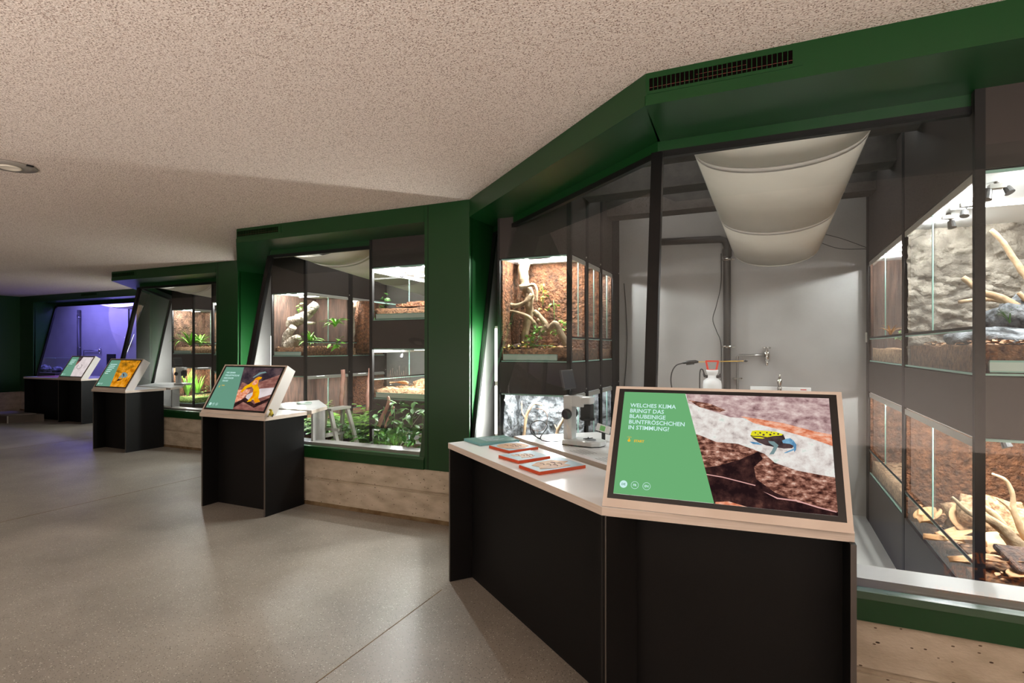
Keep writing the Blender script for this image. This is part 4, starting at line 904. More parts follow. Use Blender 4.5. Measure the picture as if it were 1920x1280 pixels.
# sink
t = thing('utility_sink', 'white wall sink with chrome mixer on the back wall', 'sink', (.1, 5.75, .9))
obj('splash_back', MB().box(-.16, .37, 5.94, 5.97, .96, 1.175), WHITE, t, bevel=.006)
obj('basin', MB().hexa([(-.1, 5.60, .86), (.31, 5.60, .86), (.31, 5.94, .86), (-.1, 5.94, .86)], [(-.16, 5.52, 1.06), (.37, 5.52, 1.06), (.37, 5.95, 1.06), (-.16, 5.95, 1.06)]), WHITE, t, bevel=.015)
obj('hollow', MB().box(-.11, .32, 5.56, 5.88, 1.0605, 1.062), STEEL, t)
obj('waste_pipe', MB().tube([(.1, 5.8, .87), (.1, 5.8, .6), (.1, 5.95, .55)], .025, 8), RAIL, t, smooth=True)
mx_ = obj('mixer', MB().lathe([(.022, 1.06), (.026, 1.065), (.022, 1.10), (.020, 1.20), (.024, 1.215), (.022, 1.25), (.006, 1.262)], (.10, 5.90, 0), 12), CHROME, t, smooth=True)
obj('mixer_spout', MB().tube([(.10, 5.89, 1.17), (.10, 5.82, 1.185), (.10, 5.77, 1.165)], [.014, .012, .012], 8), CHROME, mx_, smooth=True)
obj('mixer_lever', MB().tube([(.10, 5.90, 1.25), (.10, 5.86, 1.285), (.10, 5.83, 1.292)], [.012, .009, .007], 8), CHROME, mx_, smooth=True)
obj('maker_mark', MB().box(.28, .33, 5.938, 5.9395, 1.150, 1.158), REDP, t)
# trolley with pressure sprayer
t = thing('steel_trolley', 'small steel trolley hidden behind the monitor under the sprayer', 'trolley', (-.45, 5.2, 0))
obj('upper_tray', MB().box(-.68, -.22, 5.0, 5.4, .88, .90), STEEL, t); obj('lower_tray', MB().box(-.68, -.22, 5.0, 5.4, .25, .27), STEEL, t)
for x in (-.67, -.23):
    for y in (5.01, 5.39): obj('leg', MB().tube([(x, y, .06), (x, y, .9)], .011, 8), STEEL, t); obj('wheel', MB().lathe([(.03, -.01), (.035, 0), (.03, .01)], (x, y, .036), 12, 'x'), DARKP, t)
sx, sy = -.448, 5.2
t = thing('pressure_sprayer', 'white garden pressure sprayer with red handle and yellow lance', 'sprayer', (sx, sy, .90))
obj('tank', MB().lathe([(.066, .90), (.078, .91), (.079, .96), (.075, 1.02), (.079, 1.08), (.079, 1.225), (.074, 1.26), (.05, 1.28), (.038, 1.285), (.036, 1.31)], (sx, sy, 0), 26), HDPE, t, smooth=True)
obj('funnel_collar', MB().lathe([(.036, 1.285), (.034, 1.305), (.048, 1.33), (.052, 1.355), (.045, 1.357), (.02, 1.35)], (sx, sy, 0), 22), HDPE, t, smooth=True)
hb = MB().bar((sx - .036, sy, 1.352), (sx + .036, sy, 1.352), .03, .018).bar((sx - .034, sy, 1.352), (sx - .05, sy, 1.432), .016, .014, (0, 1, 0)).bar((sx + .034, sy, 1.352), (sx + .05, sy, 1.432), .016, .014, (0, 1, 0)).bar((sx - .056, sy, 1.433), (sx + .056, sy, 1.433), .02, .014)
obj('pump_handle', hb, REDP, t)
for s_ in (-1, 1): obj('port', MB().tube([(sx + s_ * .035, sy, 1.295), (sx + s_ * .062, sy, 1.30), (sx + s_ * .072, sy, 1.325)], [.014, .013, .008], 8), DARKP, t, smooth=True)
obj('short_hose', MB().tube(smooth_path([(sx - .062, sy - .01, 1.31), (sx - .08, sy - .02, 1.36), (sx - .1, sy - .03, 1.33), (sx - .1, sy - .03, 1.1), (sx - .09, sy - .05, .92)]), .006, 6), DARKP, t, smooth=True)
obj('spray_grip', MB().tube([(sx - .25, sy, 1.413), (sx - .2, sy, 1.423), (sx - .14, sy, 1.427), (sx - .115, sy, 1.424)], [.009, .014, .016, .008], 8).bar((sx - .22, sy, 1.402), (sx - .15, sy, 1.408), .006, .012), DARKP, t, smooth=True)
obj('lance', MB().tube([(sx - .118, sy, 1.425), (sx + .262, sy, 1.437)], .0035, 6), YELP, t)
obj('nozzle', MB().tube([(sx + .258, sy, 1.437), (sx + .275, sy, 1.438), (sx + .29, sy, 1.438)], [.006, .011, .005], 8), DARKP, t, smooth=True)
obj('long_hose', MB().tube(smooth_path([(sx - .25, sy, 1.413), (sx - .31, sy, 1.39), (sx - .35, sy, 1.31), (sx - .345, sy, 1.18), (sx - .28, sy + .02, .96), (sx - .1, sy + .03, .905)]), .006, 6), DARKP, t, smooth=True)
def cable(lab, pts, r=.004, group=None):
    return tag(obj('cable', MB().tube(smooth_path(pts, 5), r, 5), DARKP, smooth=True), lab, 'cable', group)
cable('dark cable looping down the back wall beside the pipe', [(-.43, 5.97, 2.5), (-.43, 5.97, 2.2), (-.47, 5.93, 1.98), (-.505, 5.93, 1.84), (-.47, 5.93, 1.72), (-.43, 5.97, 1.58), (-.43, 5.97, 1.2)])
cable('black cable hanging at the far corner of the left rack', [(-1.42, 5.99, 2.25), (-1.40, 5.99, 2.0), (-1.385, 5.99, 1.6), (-1.41, 5.99, 1.2), (-1.44, 5.99, .9)])
cable('pair of thin cables from the duct end to the right wall', [(.46, 5.95, 2.62), (.62, 5.95, 2.56), (.82, 5.95, 2.46)], .003)
cable('lower thin cable from the duct end to the right wall', [(.42, 5.95, 2.55), (.60, 5.95, 2.47), (.82, 5.95, 2.45)], .003)
t = tag(obj('door_stop', MB().box(.80, .835, 5.90, 5.92, 1.60, 1.69), RAIL, bevel=.004), 'small steel catch on the back wall at the end of the right rack', 'catch')
t = thing('junction_box', 'small pale box with conduit on the violet back wall', 'box', (-13.2, 10.25, 1.6))
jb = at(238, 638, 9.34)
t.location = (jb.x, 9.34, jb.z - .08)
obj('housing', MB().box(jb.x - .09, jb.x + .09, 9.32, 9.4, jb.z - .09, jb.z + .09), RAIL, t, bevel=.01)
obj('conduit', MB().tube([(jb.x + .03, 9.37, jb.z + .09), (jb.x + .03, 9.37, 2.75)], .02, 8), DARKP, t)
mc = at(209, 672, 8.9)
t = thing('dark_monitor', 'dark square monitor on a stand in the violet room', 'monitor', (mc.x, 8.9, 0))
obj('stand', MB().tube([(mc.x, 8.92, 0.004), (mc.x, 8.92, mc.z)], .02, 8), DARKP, t)
obj('screen_back', MB().box(mc.x - .18, mc.x + .18, 8.88, 8.91, mc.z - .2, mc.z + .12), DARKP, t, bevel=.006)
ta = thing('glass_tank', 'clear glass tank with a pale rim in the violet window', 'tank', (-17.5, 8.4, .9))
o = obj('cabinet', MB().box(-18.3, -16.7, 8.1, 8.7, .004, .9), RACK, ta)
for bx in ((-18.2, -16.8, 8.15, 8.158), (-18.2, -16.8, 8.6, 8.608), (-18.2, -18.192, 8.15, 8.6), (-16.808, -16.8, 8.15, 8.6)):
    obj('glass_pane', MB().box(*bx, .9, 1.28), TGLASS, ta)
obj('rim', MB().box(-18.2, -16.8, 8.15, 8.165, 1.275, 1.285).box(-18.2, -16.8, 8.595, 8.608, 1.275, 1.285), TRAY, ta)
obj('rock_pile', MB().ball((-17.8, 8.4, .98), .2, .14, .12, 10, 6).ball((-17.2, 8.4, .96), .16, .12, .1, 10, 6), ROCKG, ta)

# ------------------------------------------------------------------ microscopes
def microscope(lab, loc, rz, sc=1.0, cablelab=None):
    T = thing('microscope', lab, 'microscope', loc, rz=rz); T.scale = (sc,) * 3
    K = dict(local=True)
    # local: x to the right along the base, y back
    bp = [(-.02, -.075), (.18, -.085), (.225, -.05), (.235, 0), (.225, .05), (.18, .085), (-.02, .075), (-.03, .05), (-.03, -.05)]
    obj('base', MB().prism(bp, .004, .034), MSC, T, bevel=.008, **K)
    obj('foot', MB().prism([(x * .97, y * .97) for x, y in bp], 0, .006), DARKP, T, **K)
    obj('stage_plate', MB().lathe([(.034, .0345), (.034, .037)], (.14, 0, 0), 20), mat('stage_grey', lin((120, 122, 124)), .3), T, **K)
    obj('stage_clip', MB().bar((.10, -.02, .040), (.15, .01, .046), .006, .004).bar((.11, .03, .040), (.13, -.01, .05), .006, .004), DARKP, T, **K)
    obj('column', MB().prism([(-.03, -.035), (.03, -.035), (.03, .035), (-.03, .035)], .03, .305), MSC, T, bevel=.006, **K)
    for s_ in (-1, 1):
        kn = obj('focus_knob', MB().lathe([(.031, 0), (.033, s_ * .006), (.033, s_ * .018), (.026, s_ * .024), (.012, s_ * .026)], (.0, s_ * .036, .19), 20, 'y'), DARKP, T, smooth=True, **K)
    obj('arm', MB().hexa([(-.02, -.034, .235), (.11, -.034, .235), (.11, -.034, .29), (.07, -.034, .305), (-.02, -.034, .305)], [(-.02, .034, .235), (.11, .034, .235), (.11, .034, .29), (.07, .034, .305), (-.02, .034, .305)]), MSC, T, bevel=.006, **K)
    hd = obj('head', MB().box(.09, .155, -.036, .036, .255, .30), MSC, T, bevel=.01, **K)
    obj('objective', MB().box(.085, .15, -.03, .03, .165, .25).lathe([(.045, .155), (.047, .16), (.047, .168), (.03, .172)], (.118, 0, 0), 18), DARKP, T, **K)
    obj('lens', MB().lathe([(.018, .12), (.02, .125), (.02, .156)], (.118, 0, 0), 14), DARKP, T, **K)
    obj('screen_arm', MB().tube([(.0, .0, .305), (.0, .0, .33), (-.005, 0, .345)], .009, 8), DARKP, T, **K)
    sr = Matrix.Rotation(-.22, 3, 'Y')
    def rot(m): 
        m.v = [tuple(sr @ Vector(v) + Vector((.0, 0, .34))) for v in m.v]; return m
    s0 = obj('screen', rot(MB().box(-.008, .008, -.085, .085, 0, .125)), mat('screen_shell', lin((70, 68, 66)), .4), T, bevel=.003, **K)
    obj('screen_glass', rot(MB().box(.008, .0095, -.078, .078, .008, .117)), DARKP, s0, **K)
    return T
microscope('white digital microscope with cable on the slotted counter, beside the nearest monitor', (-1.19, 3.50, .9185), math.radians(-6), 1.05)
cable('thin black microscope cable coiled on the white counter', [(-1.25, 3.50, .93), (-1.33, 3.47, .925), (-1.40, 3.50, .94), (-1.36, 3.53, 1.02), (-1.43, 3.56, 1.05), (-1.50, 3.58, 1.02), (-1.49, 3.56, .96), (-1.42, 3.55, .925), (-1.47, 3.60, .93), (-1.51, 3.62, .98)], .0035)
mp3 = at(296, 713, 6.3)
microscope('small distant white microscope on the inner counter of the small window', (-9.15, 6.25, .9185), math.radians(10), 1.0)
t = thing('round_dish', 'small glass dish on the inner counter of the middle window', 'dish', (-4.75, 4.72, .9185))
obj('dish', MB().lathe([(.075, 0), (.08, .004), (.08, .018), (.076, .018), (.074, .006)], (-4.75, 4.72, .9185), 24), TRAY, t)
t = thing('picture_tag', 'small green and white picture tag on a black stem behind the microscope', 'tag', (-1.0, 3.75, .918))
tp = at(1131, 803, 3.72)
t.location = (tp.x, 3.72, .918)
obj('stem', MB().box(tp.x - .012, tp.x + .012, 3.722, 3.73, .918, tp.z - .02), DARKP, t)
obj('card', MB().bar((tp.x - .045, 3.715, tp.z + .012), (tp.x + .05, 3.715, tp.z - .012), .004, .05, (0, 0, 1)), WHITE, t)
obj('green_print', MB().bar((tp.x - .02, 3.7125, tp.z + .006), (tp.x + .015, 3.7125, tp.z - .003), .001, .034, (0, 0, 1)), mat('print_green', lin((120, 190, 110)), .5), t)

# ------------------------------------------------------------------ what grows and lies in the terrariums
rn = random.Random(99)
def pp(y, *pts): return [at(px, py, y + (d[0] if d else 0)) for px, py, *d in pts]
# upper left terrarium of bay 1: climbing trunk
Y = 4.56
branch('driftwood', 'pale twisted driftwood trunk rising to the lid, upper left terrarium', 'branch', [
    (pp(Y, (984, 492), (981, 515), (985, 535), (991, 560), (992, 585), (986, 610), (984, 645)), (.052, .030)),
    (pp(Y - .03, (943, 561), (955, 569), (972, 573), (988, 564), (997, 552)), (.016, .024)),
    (pp(Y - .05, (974, 537), (988, 536), (1000, 534), (1006, 545), (1006, 566)), (.018, .010)),
    (pp(Y - .05, (951, 583), (968, 585), (985, 591), (998, 600), (1008, 618)), (.011, .017)),
    (pp(Y, (984, 535), (986, 550), (992, 562)), (.03, .02))], WOOD, rnd=rn, seg=10)
branch('driftwood_root', 'gnarled driftwood root sloping down to the glass, upper left terrarium', 'branch', [
    (pp(Y - .08, (1001, 584), (1012, 592), (1022, 606), (1026, 618), (1040, 606), (1050, 618), (1064, 650)), (.020, .030)),
    (pp(Y - .08, (1024, 610), (1018, 622), (1026, 624)), (.028, .026)),
    (pp(Y - .02, (1008, 600), (1018, 604), (1030, 618)), (.014, .02))], WOOD, rnd=rn, seg=10)
leafy('climbing_vine', 'green vine climbing the brown side wall of the upper left terrarium', 'vine', [pp(4.6, (957, 560), (953, 545), (956, 528), (959, 514)), pp(4.6, (957, 560), (962, 540), (960, 520))], 18, .032, .011, LEAF, rn)
leafy('hanging_plant', 'yellow hanging plant on the back of the upper left terrarium', 'plant', [pp(4.66, (1015, 532), (1019, 550), (1017, 575))], 34, .035, .008, LEAFY, rn, spread=.03)
leafy('climbing_plant', 'green climbing plant right of the yellow one, upper left terrarium', 'plant', [pp(4.62, (1044, 626), (1040, 600), (1038, 562)), pp(4.6, (1044, 626), (1056, 612), (1062, 606)), pp(4.58, (1044, 626), (1034, 612))], 52, .034, .013, LEAF, rn, spread=.035)
leafy('leafy_shrub', 'bright green leafy shrub at the foot of the driftwood trunk', 'plant', [pp(4.47, (1000, 648), (998, 630), (1004, 612)), pp(4.45, (1000, 648), (1012, 630), (1010, 618)), pp(4.45, (1000, 648), (990, 635))], 56, .036, .014, LEAF, rn, spread=.035)
leafy('leafy_shrub', 'low bright leaves along the soil front, upper left terrarium', 'plant', [pp(4.44, (968, 650), (985, 646), (1010, 647)), pp(4.42, (968, 652), (958, 648), (950, 652)), pp(4.42, (1000, 648), (1030, 648), (1040, 650))], 44, .034, .012, LEAFY, rn, spread=.02)
leafy('trailing_plant', 'dark trailing plant in the left front corner of the upper left terrarium', 'plant', [pp(4.45, (948, 645), (947, 625), (950, 610))], 18, .03, .010, LEAFD, rn, spread=.02)
tag(obj('cork_tube', MB().tube(pp(4.45, (958, 654), (976, 650)), [.03, .034], 14, .1), BARKV, smooth=True), 'short brown cork tube on the soil, upper left terrarium', 'bark')
# lower left terrarium: peeled branches before grey rock
Y = 4.52
branch('peeled_branch', 'tan bare branch bending right, lower left grey-rock terrarium', 'branch', [
    (pp(Y, (980, 850), (983, 812), (986, 786), (991, 768), (1001, 756), (1017, 758)), (.014, .011)), (pp(Y, (985, 784), (979, 772), (978, 752)), (.006, .004))], WOODB, rnd=rn)
branch('peeled_branch', 'short tan forked branch beside the microscope, lower left', 'branch', [
    (pp(Y, (1040, 832), (1046, 806), (1056, 786), (1058, 772), (1066, 768)), (.016, .010)), (pp(Y, (1045, 808), (1040, 796)), (.007, .004))], WOODB, rnd=rn)
branch('thin_twig', 'thin dark twig arching over the grey rock, lower left', 'branch', [(pp(Y, (1004, 766), (1018, 768), (1026, 778), (1024, 796), (1012, 808), (978, 800)), (.004, .003))], BARKV, rnd=rn, seg=5)
branch('forked_branch', 'tan forked branch in the second lower tank behind the microscope', 'branch', [(pp(5.0, (1082, 815), (1086, 790), (1084, 760)), (.012, .008)), (pp(5.0, (1086, 790), (1096, 770)), (.007, .004))], WOODB, rnd=rn)
# bay 1 upper right: crossed branches over boulder
Y = 3.75
branch('crossed_branch', 'smooth tan branch slanting down from the top, upper right terrarium', 'branch', [(pp(3.9, (1858, 430), (1880, 455), (1905, 490), (1935, 535)), (.012, .018))], WOODB, rnd=rn)
branch('crossed_branch', 'long tan branch crossing behind the rack post, upper right terrarium', 'branch', [
    (pp(3.7, (1806, 521), (1840, 545), (1880, 562), (1925, 584)), (.014, .024)), (pp(3.8, (1798, 566), (1830, 561), (1865, 562), (1900, 572), (1930, 590)), (.009, .020)),
    (pp(3.7, (1910, 548), (1935, 575)), (.011, .012))], WOODB, rnd=rn)
for lab, c, r in (('large grey boulder with ridges, upper right terrarium', (1885, 640, 3.62), (.22, .16, .075)), ('smaller grey boulder on the soil, far right of the upper terrarium', (1945, 610, 3.8), (.2, .18, .16))):
    c_ = at(*c); mb = MB().ball((0, 0, 0), *r, 26, 16)
    mb.v = [tuple(Vector(v) * (1 + .35 * noise.fractal(Vector(v) * 7, .9, 2, 4)) + c_) for v in mb.v]
    tag(obj('boulder', mb, ROCKG, smooth=True), lab, 'rock')
strap_plant('grass_tuft', 'dark spiky grass tuft between branch and boulder, upper right terrarium', 'grass', at(1893, 606, 3.68), 22, .10, .0035, LEAFD, rn, up=(.7, 1.5), droop=(.3, 1.2))
strap_plant('grass_tuft', 'green grass tuft at the right frame edge, upper right terrarium', 'grass', at(1922, 604, 3.68), 14, .09, .004, LEAF, rn, up=(.7, 1.5), droop=(.3, 1.2))
strap_plant('small_bromeliad', 'pale small air plant in the far upper right terrarium', 'plant', at(1670, 630, 4.9), 12, .12, .006, DRY, rn)
leafy('leafy_shrub', 'little green plant low in the far upper right terrarium', 'plant', [pp(4.8, (1686, 636), (1690, 624)), pp(4.8, (1686, 636), (1680, 628))], 14, .03, .011, LEAF, rn)
def spot_head(lab, c, z1, heads):
    t = thing('spot_lamp', lab, 'lamp', (c.x, c.y, z1), group='small black spotlights under the terrarium lids')
    obj('mount', MB().box(c.x - .03, c.x + .03, c.y - .02, c.y + .02, z1 - .02, z1), STEEL, t)
    obj('stem', MB().tube([(c.x, c.y, z1 - .02), (c.x, c.y, c.z + .03)], [.009, .009], 8).ball((c.x, c.y, c.z + .045), .014, .014, .018, 8, 6), STEEL, t, smooth=True)
    for dx, dz in heads:
        a = obj('joint_arm', MB().tube([(c.x, c.y, c.z + .03), (c.x + dx * .7, c.y, c.z + .02), (c.x + dx, c.y, c.z)], .006, 6), DARKP, t)
        obj('lamp_head', MB().tube([(c.x + dx, c.y, c.z + .008), (c.x + dx * 1.3, c.y - .01, c.z - .03 + dz)], [.017, .021], 12), DARKP, a)
    return t
spot_head('black double spotlight hanging at the front of the upper right terrarium', at(1869, 357, 3.25), 2.30, ((-.032, -.01), (.034, .012)))
spot_head('single black spotlight further back in the upper right terrarium', at(1778, 418, 3.9), 2.30, ((.012, 0),))
spot_head('small black spotlight near the post in the upper right terrarium', at(1814, 398, 3.6), 2.30, ((-.012, .01),))
spot_head('pale spotlight at the top of the lower right terrarium', at(1868, 829, 3.3), 1.14, ((.03, .01),))
spot_head('spotlight in the topmost slate terrarium of the middle window', at(756, 514, 4.9), 2.36, ((-.012, 0),))
spot_head('spotlight in the misty terrarium of the middle window', at(756, 665, 4.9), 1.53, ((-.012, 0),))
# bay 1 lower right: bleached branches, bark, big dry leaves
branch('bleached_branch', 'thin curved bleached branch reaching up, lower right terrarium', 'branch', [
    (pp(3.55, (1930, 1020), (1912, 985), (1901, 955), (1897, 925), (1885, 900), (1860, 888)), (.018, .006)), (pp(3.55, (1903, 965), (1888, 948), (1868, 934)), (.010, .004))], WOODB, rnd=rn)
branch('bleached_log', 'thick bleached fluted branch lying diagonally, lower right terrarium', 'branch', [
    (pp(3.45, (1785, 932), (1815, 958), (1850, 972), (1890, 1000), (1930, 1045)), (.007, .034)), (pp(3.5, (1842, 948), (1862, 962), (1882, 988)), (.012, .018)), (pp(3.45, (1880, 1000), (1905, 1030), (1915, 1060)), (.014, .024))], WOOD, rnd=rn, seg=12)
def curl_leaf(name, lab, cat, c, L, w_, rz, m, curl=.5, ry=0):
    vs = []; n = 9; k = 7
    for i in range(n + 1):
        t = i / n; ww = w_ * math.sin(PI * (.06 + .9 * t)) ** .8
        for j in range(k + 1):
            s_ = (j / k * 2 - 1); vs.append((t * L - L / 2, s_ * ww, (s_ * s_) * ww * curl + .05 * L * math.sin(t * 5 + s_ * 3) + .02))
    fs = [(i * (k + 1) + j, i * (k + 1) + j + 1, (i + 1) * (k + 1) + j + 1, (i + 1) * (k + 1) + j) for i in range(n) for j in range(k)]
    o = obj(name, MB().add(vs, fs), m, smooth=True, fixn=False); o.location = c; o.rotation_euler = (0, ry, rz)
    md = o.modifiers.new('thick', 'SOLIDIFY'); md.thickness = .003
    return tag(o, lab, cat)
for i, (px, py, y, L, w_, rz, m, lab) in enumerate((
    (1800, 1000, 3.75, .34, .06, .6, DRY, 'long curled pale leaf behind the sliding door, lower right terrarium'),
    (1812, 955, 3.85, .22, .09, 1.4, DRY, 'upright rounded dry leaf behind the branch, lower right terrarium'),
    (1790, 1035, 3.5, .30, .06, -.3, DRY, 'curled pale leaf low beside the door rail, lower right terrarium'),
    (1830, 1060, 3.3, .26, .05, .2, DRY, 'narrow dry leaf next to the rack post, lower right terrarium'),
    (1880, 1025, 3.55, .32, .11, .8, DRY, 'broad dry leaf under the bleached log, lower right terrarium'),
    (1895, 1075, 3.25, .26, .06, -.4, LITTER, 'dark curled leaf at the front glass, lower right terrarium'),
    (1912, 1088, 3.16, .12, .05, .5, DRY, 'small yellow dry leaf at the front edge, lower right terrarium'),
    (1740, 1000, 4.0, .3, .07, 1.0, DRY, 'dry leaf heap near the door seam, lower right terrarium'))):
    c_ = at(px, py, y); c_.z = (.60 if i == 1 else .53 + .012 * (i % 3)); curl_leaf('dry_leaf', lab, 'leaf', c_, L * .85, w_ * .9, rz, m, ry=-.9 if i == 1 else -.08, curl=.35)
mb = MB().ball((0, 0, 0), .22, .16, .13, 24, 14); c_ = at(1872, 990, 3.9)
mb.v = [tuple(Vector(v) * (1 + .5 * noise.fractal(Vector(v) * 9, .9, 2, 4)) + Vector((c_.x, c_.y, .58))) for v in mb.v]
tag(obj('bark_mound', mb, SAND, smooth=True), 'crumbly pale bark mound behind the bleached log, lower right terrarium', 'bark')
leafy('leafy_shrub', 'tiny green seedlings behind the bark mound, lower right terrarium', 'plant', [pp(4.0, (1845, 940), (1850, 930)), pp(4.0, (1910, 960), (1915, 950))], 16, .03, .01, LEAF, rn, spread=.03)
mb = MB()
tag(obj('bark_slab', MB().slab([(1.0, 3.14, .56), (1.5, 3.2, .54), (1.5, 3.36, .60), (.95, 3.3, .63)], .03), BARKV, bevel=.01), 'dark flat bark slab leaning at the front, lower right terrarium', 'bark')
# bay 2
Y = 6.1
branch('grey_log', 'thick hollow grey log leaning up to the right, middle window', 'branch', [
    (pp(Y, (530, 622), (545, 606), (560, 600), (575, 590), (592, 570)), (.10, .062)), (pp(Y - .1, (533, 655), (535, 635), (550, 612)), (.085, .05)), (pp(Y, (570, 604), (590, 606)), (.03, .014))], LOG, rnd=rn, seg=14)
branch('grey_stump', 'pale stump with a torn edge at the foot of the grey log', 'branch', [(pp(Y - .15, (540, 652), (550, 640), (560, 632)), (.10, .05))], LOG, rnd=rn, seg=12)
strap_plant('bromeliad', 'dense bright bromeliad beside the post, upper middle window', 'plant', at(582, 645, 6.05), 34, .26, .011, LEAF, rn, up=(.6, 1.4), droop=(1.2, 2.2))
strap_plant('bromeliad', 'long-leaved plant fixed high on the bark, upper middle window', 'plant', at(629, 612, 6.2), 18, .26, .016, LEAF, rn, up=(.6, 1.4), droop=(.8, 2.2))
leafy('broadleaf_plant', 'small heart-leaved plant on the soil, upper middle window', 'plant', [pp(6.0, (633, 650), (634, 632)), pp(6.0, (633, 650), (624, 643)), pp(6.0, (633, 650), (640, 642))], 9, .09, .042, LEAF, rn)
leafy('broadleaf_plant', 'light vine leaves above the grey log, upper middle window', 'plant', [pp(6.15, (558, 598), (560, 583), (563, 575)), pp(6.15, (550, 602), (536, 600), (528, 602))], 26, .05, .022, LEAF, rn, spread=.04)
tag(obj('cork_column', MB().tube(pp(7.0, (686, 662), (685, 620), (684, 566)), [.2, .19, .17], 16, .06), CORK, smooth=True), 'orange cork bark column in the second upper terrarium, middle window', 'bark')
branch('grey_branch', 'pale knotted branch left of the orange cork column', 'branch', [(pp(6.78, (660, 656), (662, 630), (661, 600), (663, 574)), (.025, .035))], LOG, rnd=rn)
tr = thing('added_planter', 'long dark trough added under the reflection fronds, behind the sill of the middle window', 'planter', (-4.3, 4.9, 0))  # greenery reflected in the glass, built as solid fronds in added troughs
obj('trough', MB().prism([(-4.6, 5.2), (-3.82, 5.2), (-3.82, 5.8), (-4.6, 5.8)], .006, .34), PIPE, tr); obj('soil', MB().prism([(-4.57, 5.23), (-3.85, 5.23), (-3.85, 5.77), (-4.57, 5.77)], .33, .36), SOIL, tr)
tr = thing('added_planter', 'dark trough added under the reflection fronds, against the left rack of the middle window', 'planter', (-5.3, 5.85, 0))
obj('trough', MB().box(-5.73, -5.15, 5.6, 6.2, .006, .34), PIPE, tr); obj('soil', MB().box(-5.71, -5.17, 5.62, 6.18, .33, .36), SOIL, tr)
for x, y, L, n, m, lab in ((-5.6, 5.75, .62, 20, LEAF, 'bright fronds standing in for a reflection, low behind the inner counter, middle window'), (-5.25, 5.7, .72, 24, LEAF, 'feathery fronds standing in for a reflection, behind the step ladder, middle window'),
    (-5.4, 6.1, .85, 24, LEAF, 'tall fronds standing in for a reflection, in front of the lower terrarium, middle window'), (-4.5, 5.4, .85, 24, LEAF, 'large light green fronds standing in for a reflection, right of the step ladder, middle window'),
    (-4.1, 5.65, .8, 22, LEAF, 'dark fronds standing in for a reflection, before the right rack, middle window'), (-4.25, 5.3, .65, 22, LEAFD, 'deep green fronds standing in for a reflection, at the foot of the right rack, middle window'), (-3.98, 5.35, .75, 26, LEAF, 'lush fronds standing in for a reflection, against the right rack, middle window')):
    reflection_fern('reflection_fern', lab, 'reflection_fern', Vector((x, y, .36)), n, L, .085, m, rn)
for x, y, lab in ((-3.45, 4.56, 'bushy green shrub standing in for a reflection, in front of the slate terrariums, by the pillar'), (-3.1, 4.54, 'rightmost bushy green shrub standing in for a reflection, in front of the slate terrariums')):  # shrubs take the place of reflected foliage in the pane
    leafy('leafy_shrub', lab, 'plant', [[(x + dx * .2, y, .05), (x + dx * .6, y - .02, .5), (x + dx, y - .03, .86 + dz)] for dx, dz in ((-.16, 0), (-.05, .1), (.08, .06), (.17, -.04))], 130, .09, .03, LEAFD, rn, spread=.09)
for lab, y, pts, r in (('pink bare stem standing in for a reflection, upright among the ferns', 5.6, ((640, 775), (641, 735), (643, 692)), (.03, .026)), ('second pink upright stem standing in for a reflection, at the right rack', 5.2, ((688, 770), (690, 730), (694, 690)), (.022, .02)),
                       ('pink stem standing in for a reflection, leaning right among the dark ferns', 4.9, ((700, 772), (716, 752), (728, 738)), (.016, .01)), ('pink stem standing in for a reflection, crossing the dark ferns', 4.54, ((709, 800), (722, 770), (729, 752), (728, 742)), (.022, .012)),
                       ('thin pink stem standing in for a reflection, nearest the right rack', 4.54, ((722, 802), (731, 780), (738, 762)), (.014, .01))):
    branch('reflection_stem', lab, 'branch', [(pp(y, *pts), r)], PINK, rnd=rn, seg=8)  # stems modelled solid in place of a reflection in the glass
# solid ladder standing in for a white A-frame reflected in the glass
t = thing('reflection_ladder', 'white folding step ladder standing in for a reflection, in the aisle of the middle window', 'ladder', (at(629, 800, 4.8).x, 4.8, 0))
lx, ly = at(629, 800, 4.8).x, 4.72
def leg(a, b_): return MB().bar(a, b_, .028, .045, (0, 1, 0))
for dy in (0, .34):
    obj('rail', leg((lx - .20, ly + dy, 0.006), (lx - .06, ly + dy * .8, .86)), RAIL, t); obj('rail', leg((lx + .24, ly + dy, 0.006), (lx - .0, ly + dy * .8, .86)), RAIL, t)
for z, xa in ((.28, -.16), (.56, -.12)): obj('step', MB().box(lx + xa - .05, lx + xa + .05, ly, ly + .33, z, z + .025), RAIL, t)
obj('top_step', MB().box(lx - .09, lx + .03, ly - .02, ly + .30, .86, .885), RAIL, t); obj('brace', MB().bar((lx - .12, ly - .02, .66), (lx + .14, ly - .02, .66), .02, .03), RAIL, t)
# right rack of bay 2
tag(obj('bark_ledge', (lambda m: m)(rough_grid('y', 5.2, -3.7, -2.9, 1.98, 2.07, .03, 9, 20, 4, sgn=-1).box(-3.7, -2.9, 5.0, 5.4, 2.0, 2.03)), CORK, smooth=False), 'rough orange bark ledge across the topmost slate terrarium', 'bark')
leafy('leafy_shrub', 'dark green shrub under the bark ledge, topmost slate terrarium', 'plant', [pp(4.85, (712, 600), (708, 590), (706, 582)), pp(4.85, (720, 600), (728, 590), (735, 586)), pp(4.85, (730, 600), (742, 592), (752, 588)), pp(4.9, (712, 598), (720, 572), (722, 560))], 70, .045, .014, LEAFD, rn, spread=.05)
curl_leaf('dry_leaf', 'big red-brown curled leaf in the misty terrarium, middle window', 'leaf', at(748, 722, 4.95), .22, .05, .2, LITTER)
m_ = MB()
for k in range(11): 
    a = at(727 + k * 4.2, 712 + (k * 7) % 5, 4.9); m_.tube([a, a + Vector((.004, 0, .09 + .03 * (k % 3)))], .0016, 4)
tag(obj('dry_grass', m_, BARKV), 'row of thin dark dry stalks in the misty terrarium', 'grass')
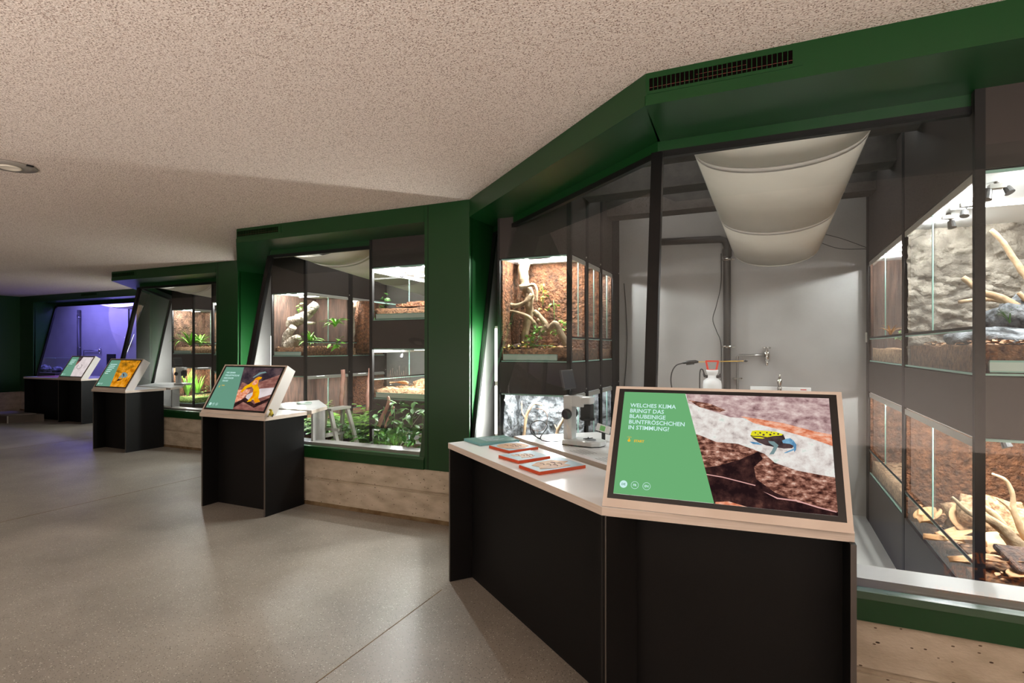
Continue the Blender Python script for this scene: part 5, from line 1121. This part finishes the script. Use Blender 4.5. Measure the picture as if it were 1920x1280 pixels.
mb = MB().ball((0, 0, 0), .42, .16, .1, 20, 10); c_ = at(740, 735, 5.0)
mb.v = [tuple(Vector(v) * (1 + .4 * noise.fractal(Vector(v) * 6, .9, 2, 4)) + Vector((-3.3, 5.3, 1.10))) for v in mb.v]
tag(obj('bark_mound', mb, SAND, smooth=True), 'low pale bark mound in the misty terrarium', 'bark')
branch('climbing_cable_plant', 'thin pale climbing tendril near the pillar, lowest terrarium', 'vine', [(pp(4.6, (745, 845), (765, 810), (778, 790), (790, 775)), (.004, .003))], RAIL, rnd=rn, seg=5)
# bay 3
Y = 7.6
strap_plant('arching_grass', 'big arching green grass clump left of the post, small window', 'plant', at(356, 648, 7.55), 34, .46, .014, LEAF, rn, up=(.7, 1.5), droop=(1.2, 2.2))
strap_plant('arching_grass', 'arching green grass clump right of the post, small window', 'plant', at(375, 650, 7.8), 26, .42, .013, LEAF, rn, up=(.7, 1.5), droop=(1.2, 2.2))
strap_plant('upright_grass', 'bright upright sword-leaved clump, lower row of the small window', 'plant', at(351, 745, 7.6), 26, .52, .014, LEAF, rn, up=(1.2, 1.55), droop=(.1, .6))
strap_plant('upright_grass', 'second upright sword-leaved clump right of the post, small window', 'plant', at(370, 746, 7.8), 18, .46, .013, LEAF, rn, up=(1.2, 1.55), droop=(.1, .6))
leafy('leafy_shrub', 'mossy creeping plant beside the sword leaves, small window', 'plant', [pp(7.75, (376, 748), (384, 735), (392, 725)), pp(7.75, (376, 748), (390, 745))], 40, .05, .02, MOSS, rn, spread=.06)

# vertical light tubes beside the left racks; they wash the reveal and the partition
for n_, (x, y, yb_) in {'the nearest window': (-2.155, 4.345, 4.76), 'the middle window': (-6.455, 5.79, 6.3), 'the small window': (-11.0, 7.39, 8.0)}.items():
    t = thing('tube_light', 'slim vertical light tube at the left rack of ' + n_, 'lamp', (x, y, .8))
    for za, zb_ in ((.80, 1.22), (1.26, 1.72)):
        obj('tube', MB().tube([(x, y, za), (x, y, zb_)], .009, 10), LAMPW, t, smooth=True)
    obj('holder', MB().box(x - .012, x + .014, y + .008, y + .02, .78, 1.74), RAIL, t)
    g_ = area('tube_glow', (x - .014, y - .012, 1.26), .02, .9, 26, (.97, 1, .97)); g_.rotation_euler = Vector((-1, -.45, 0)).to_track_quat('-Z', 'Y').to_euler()
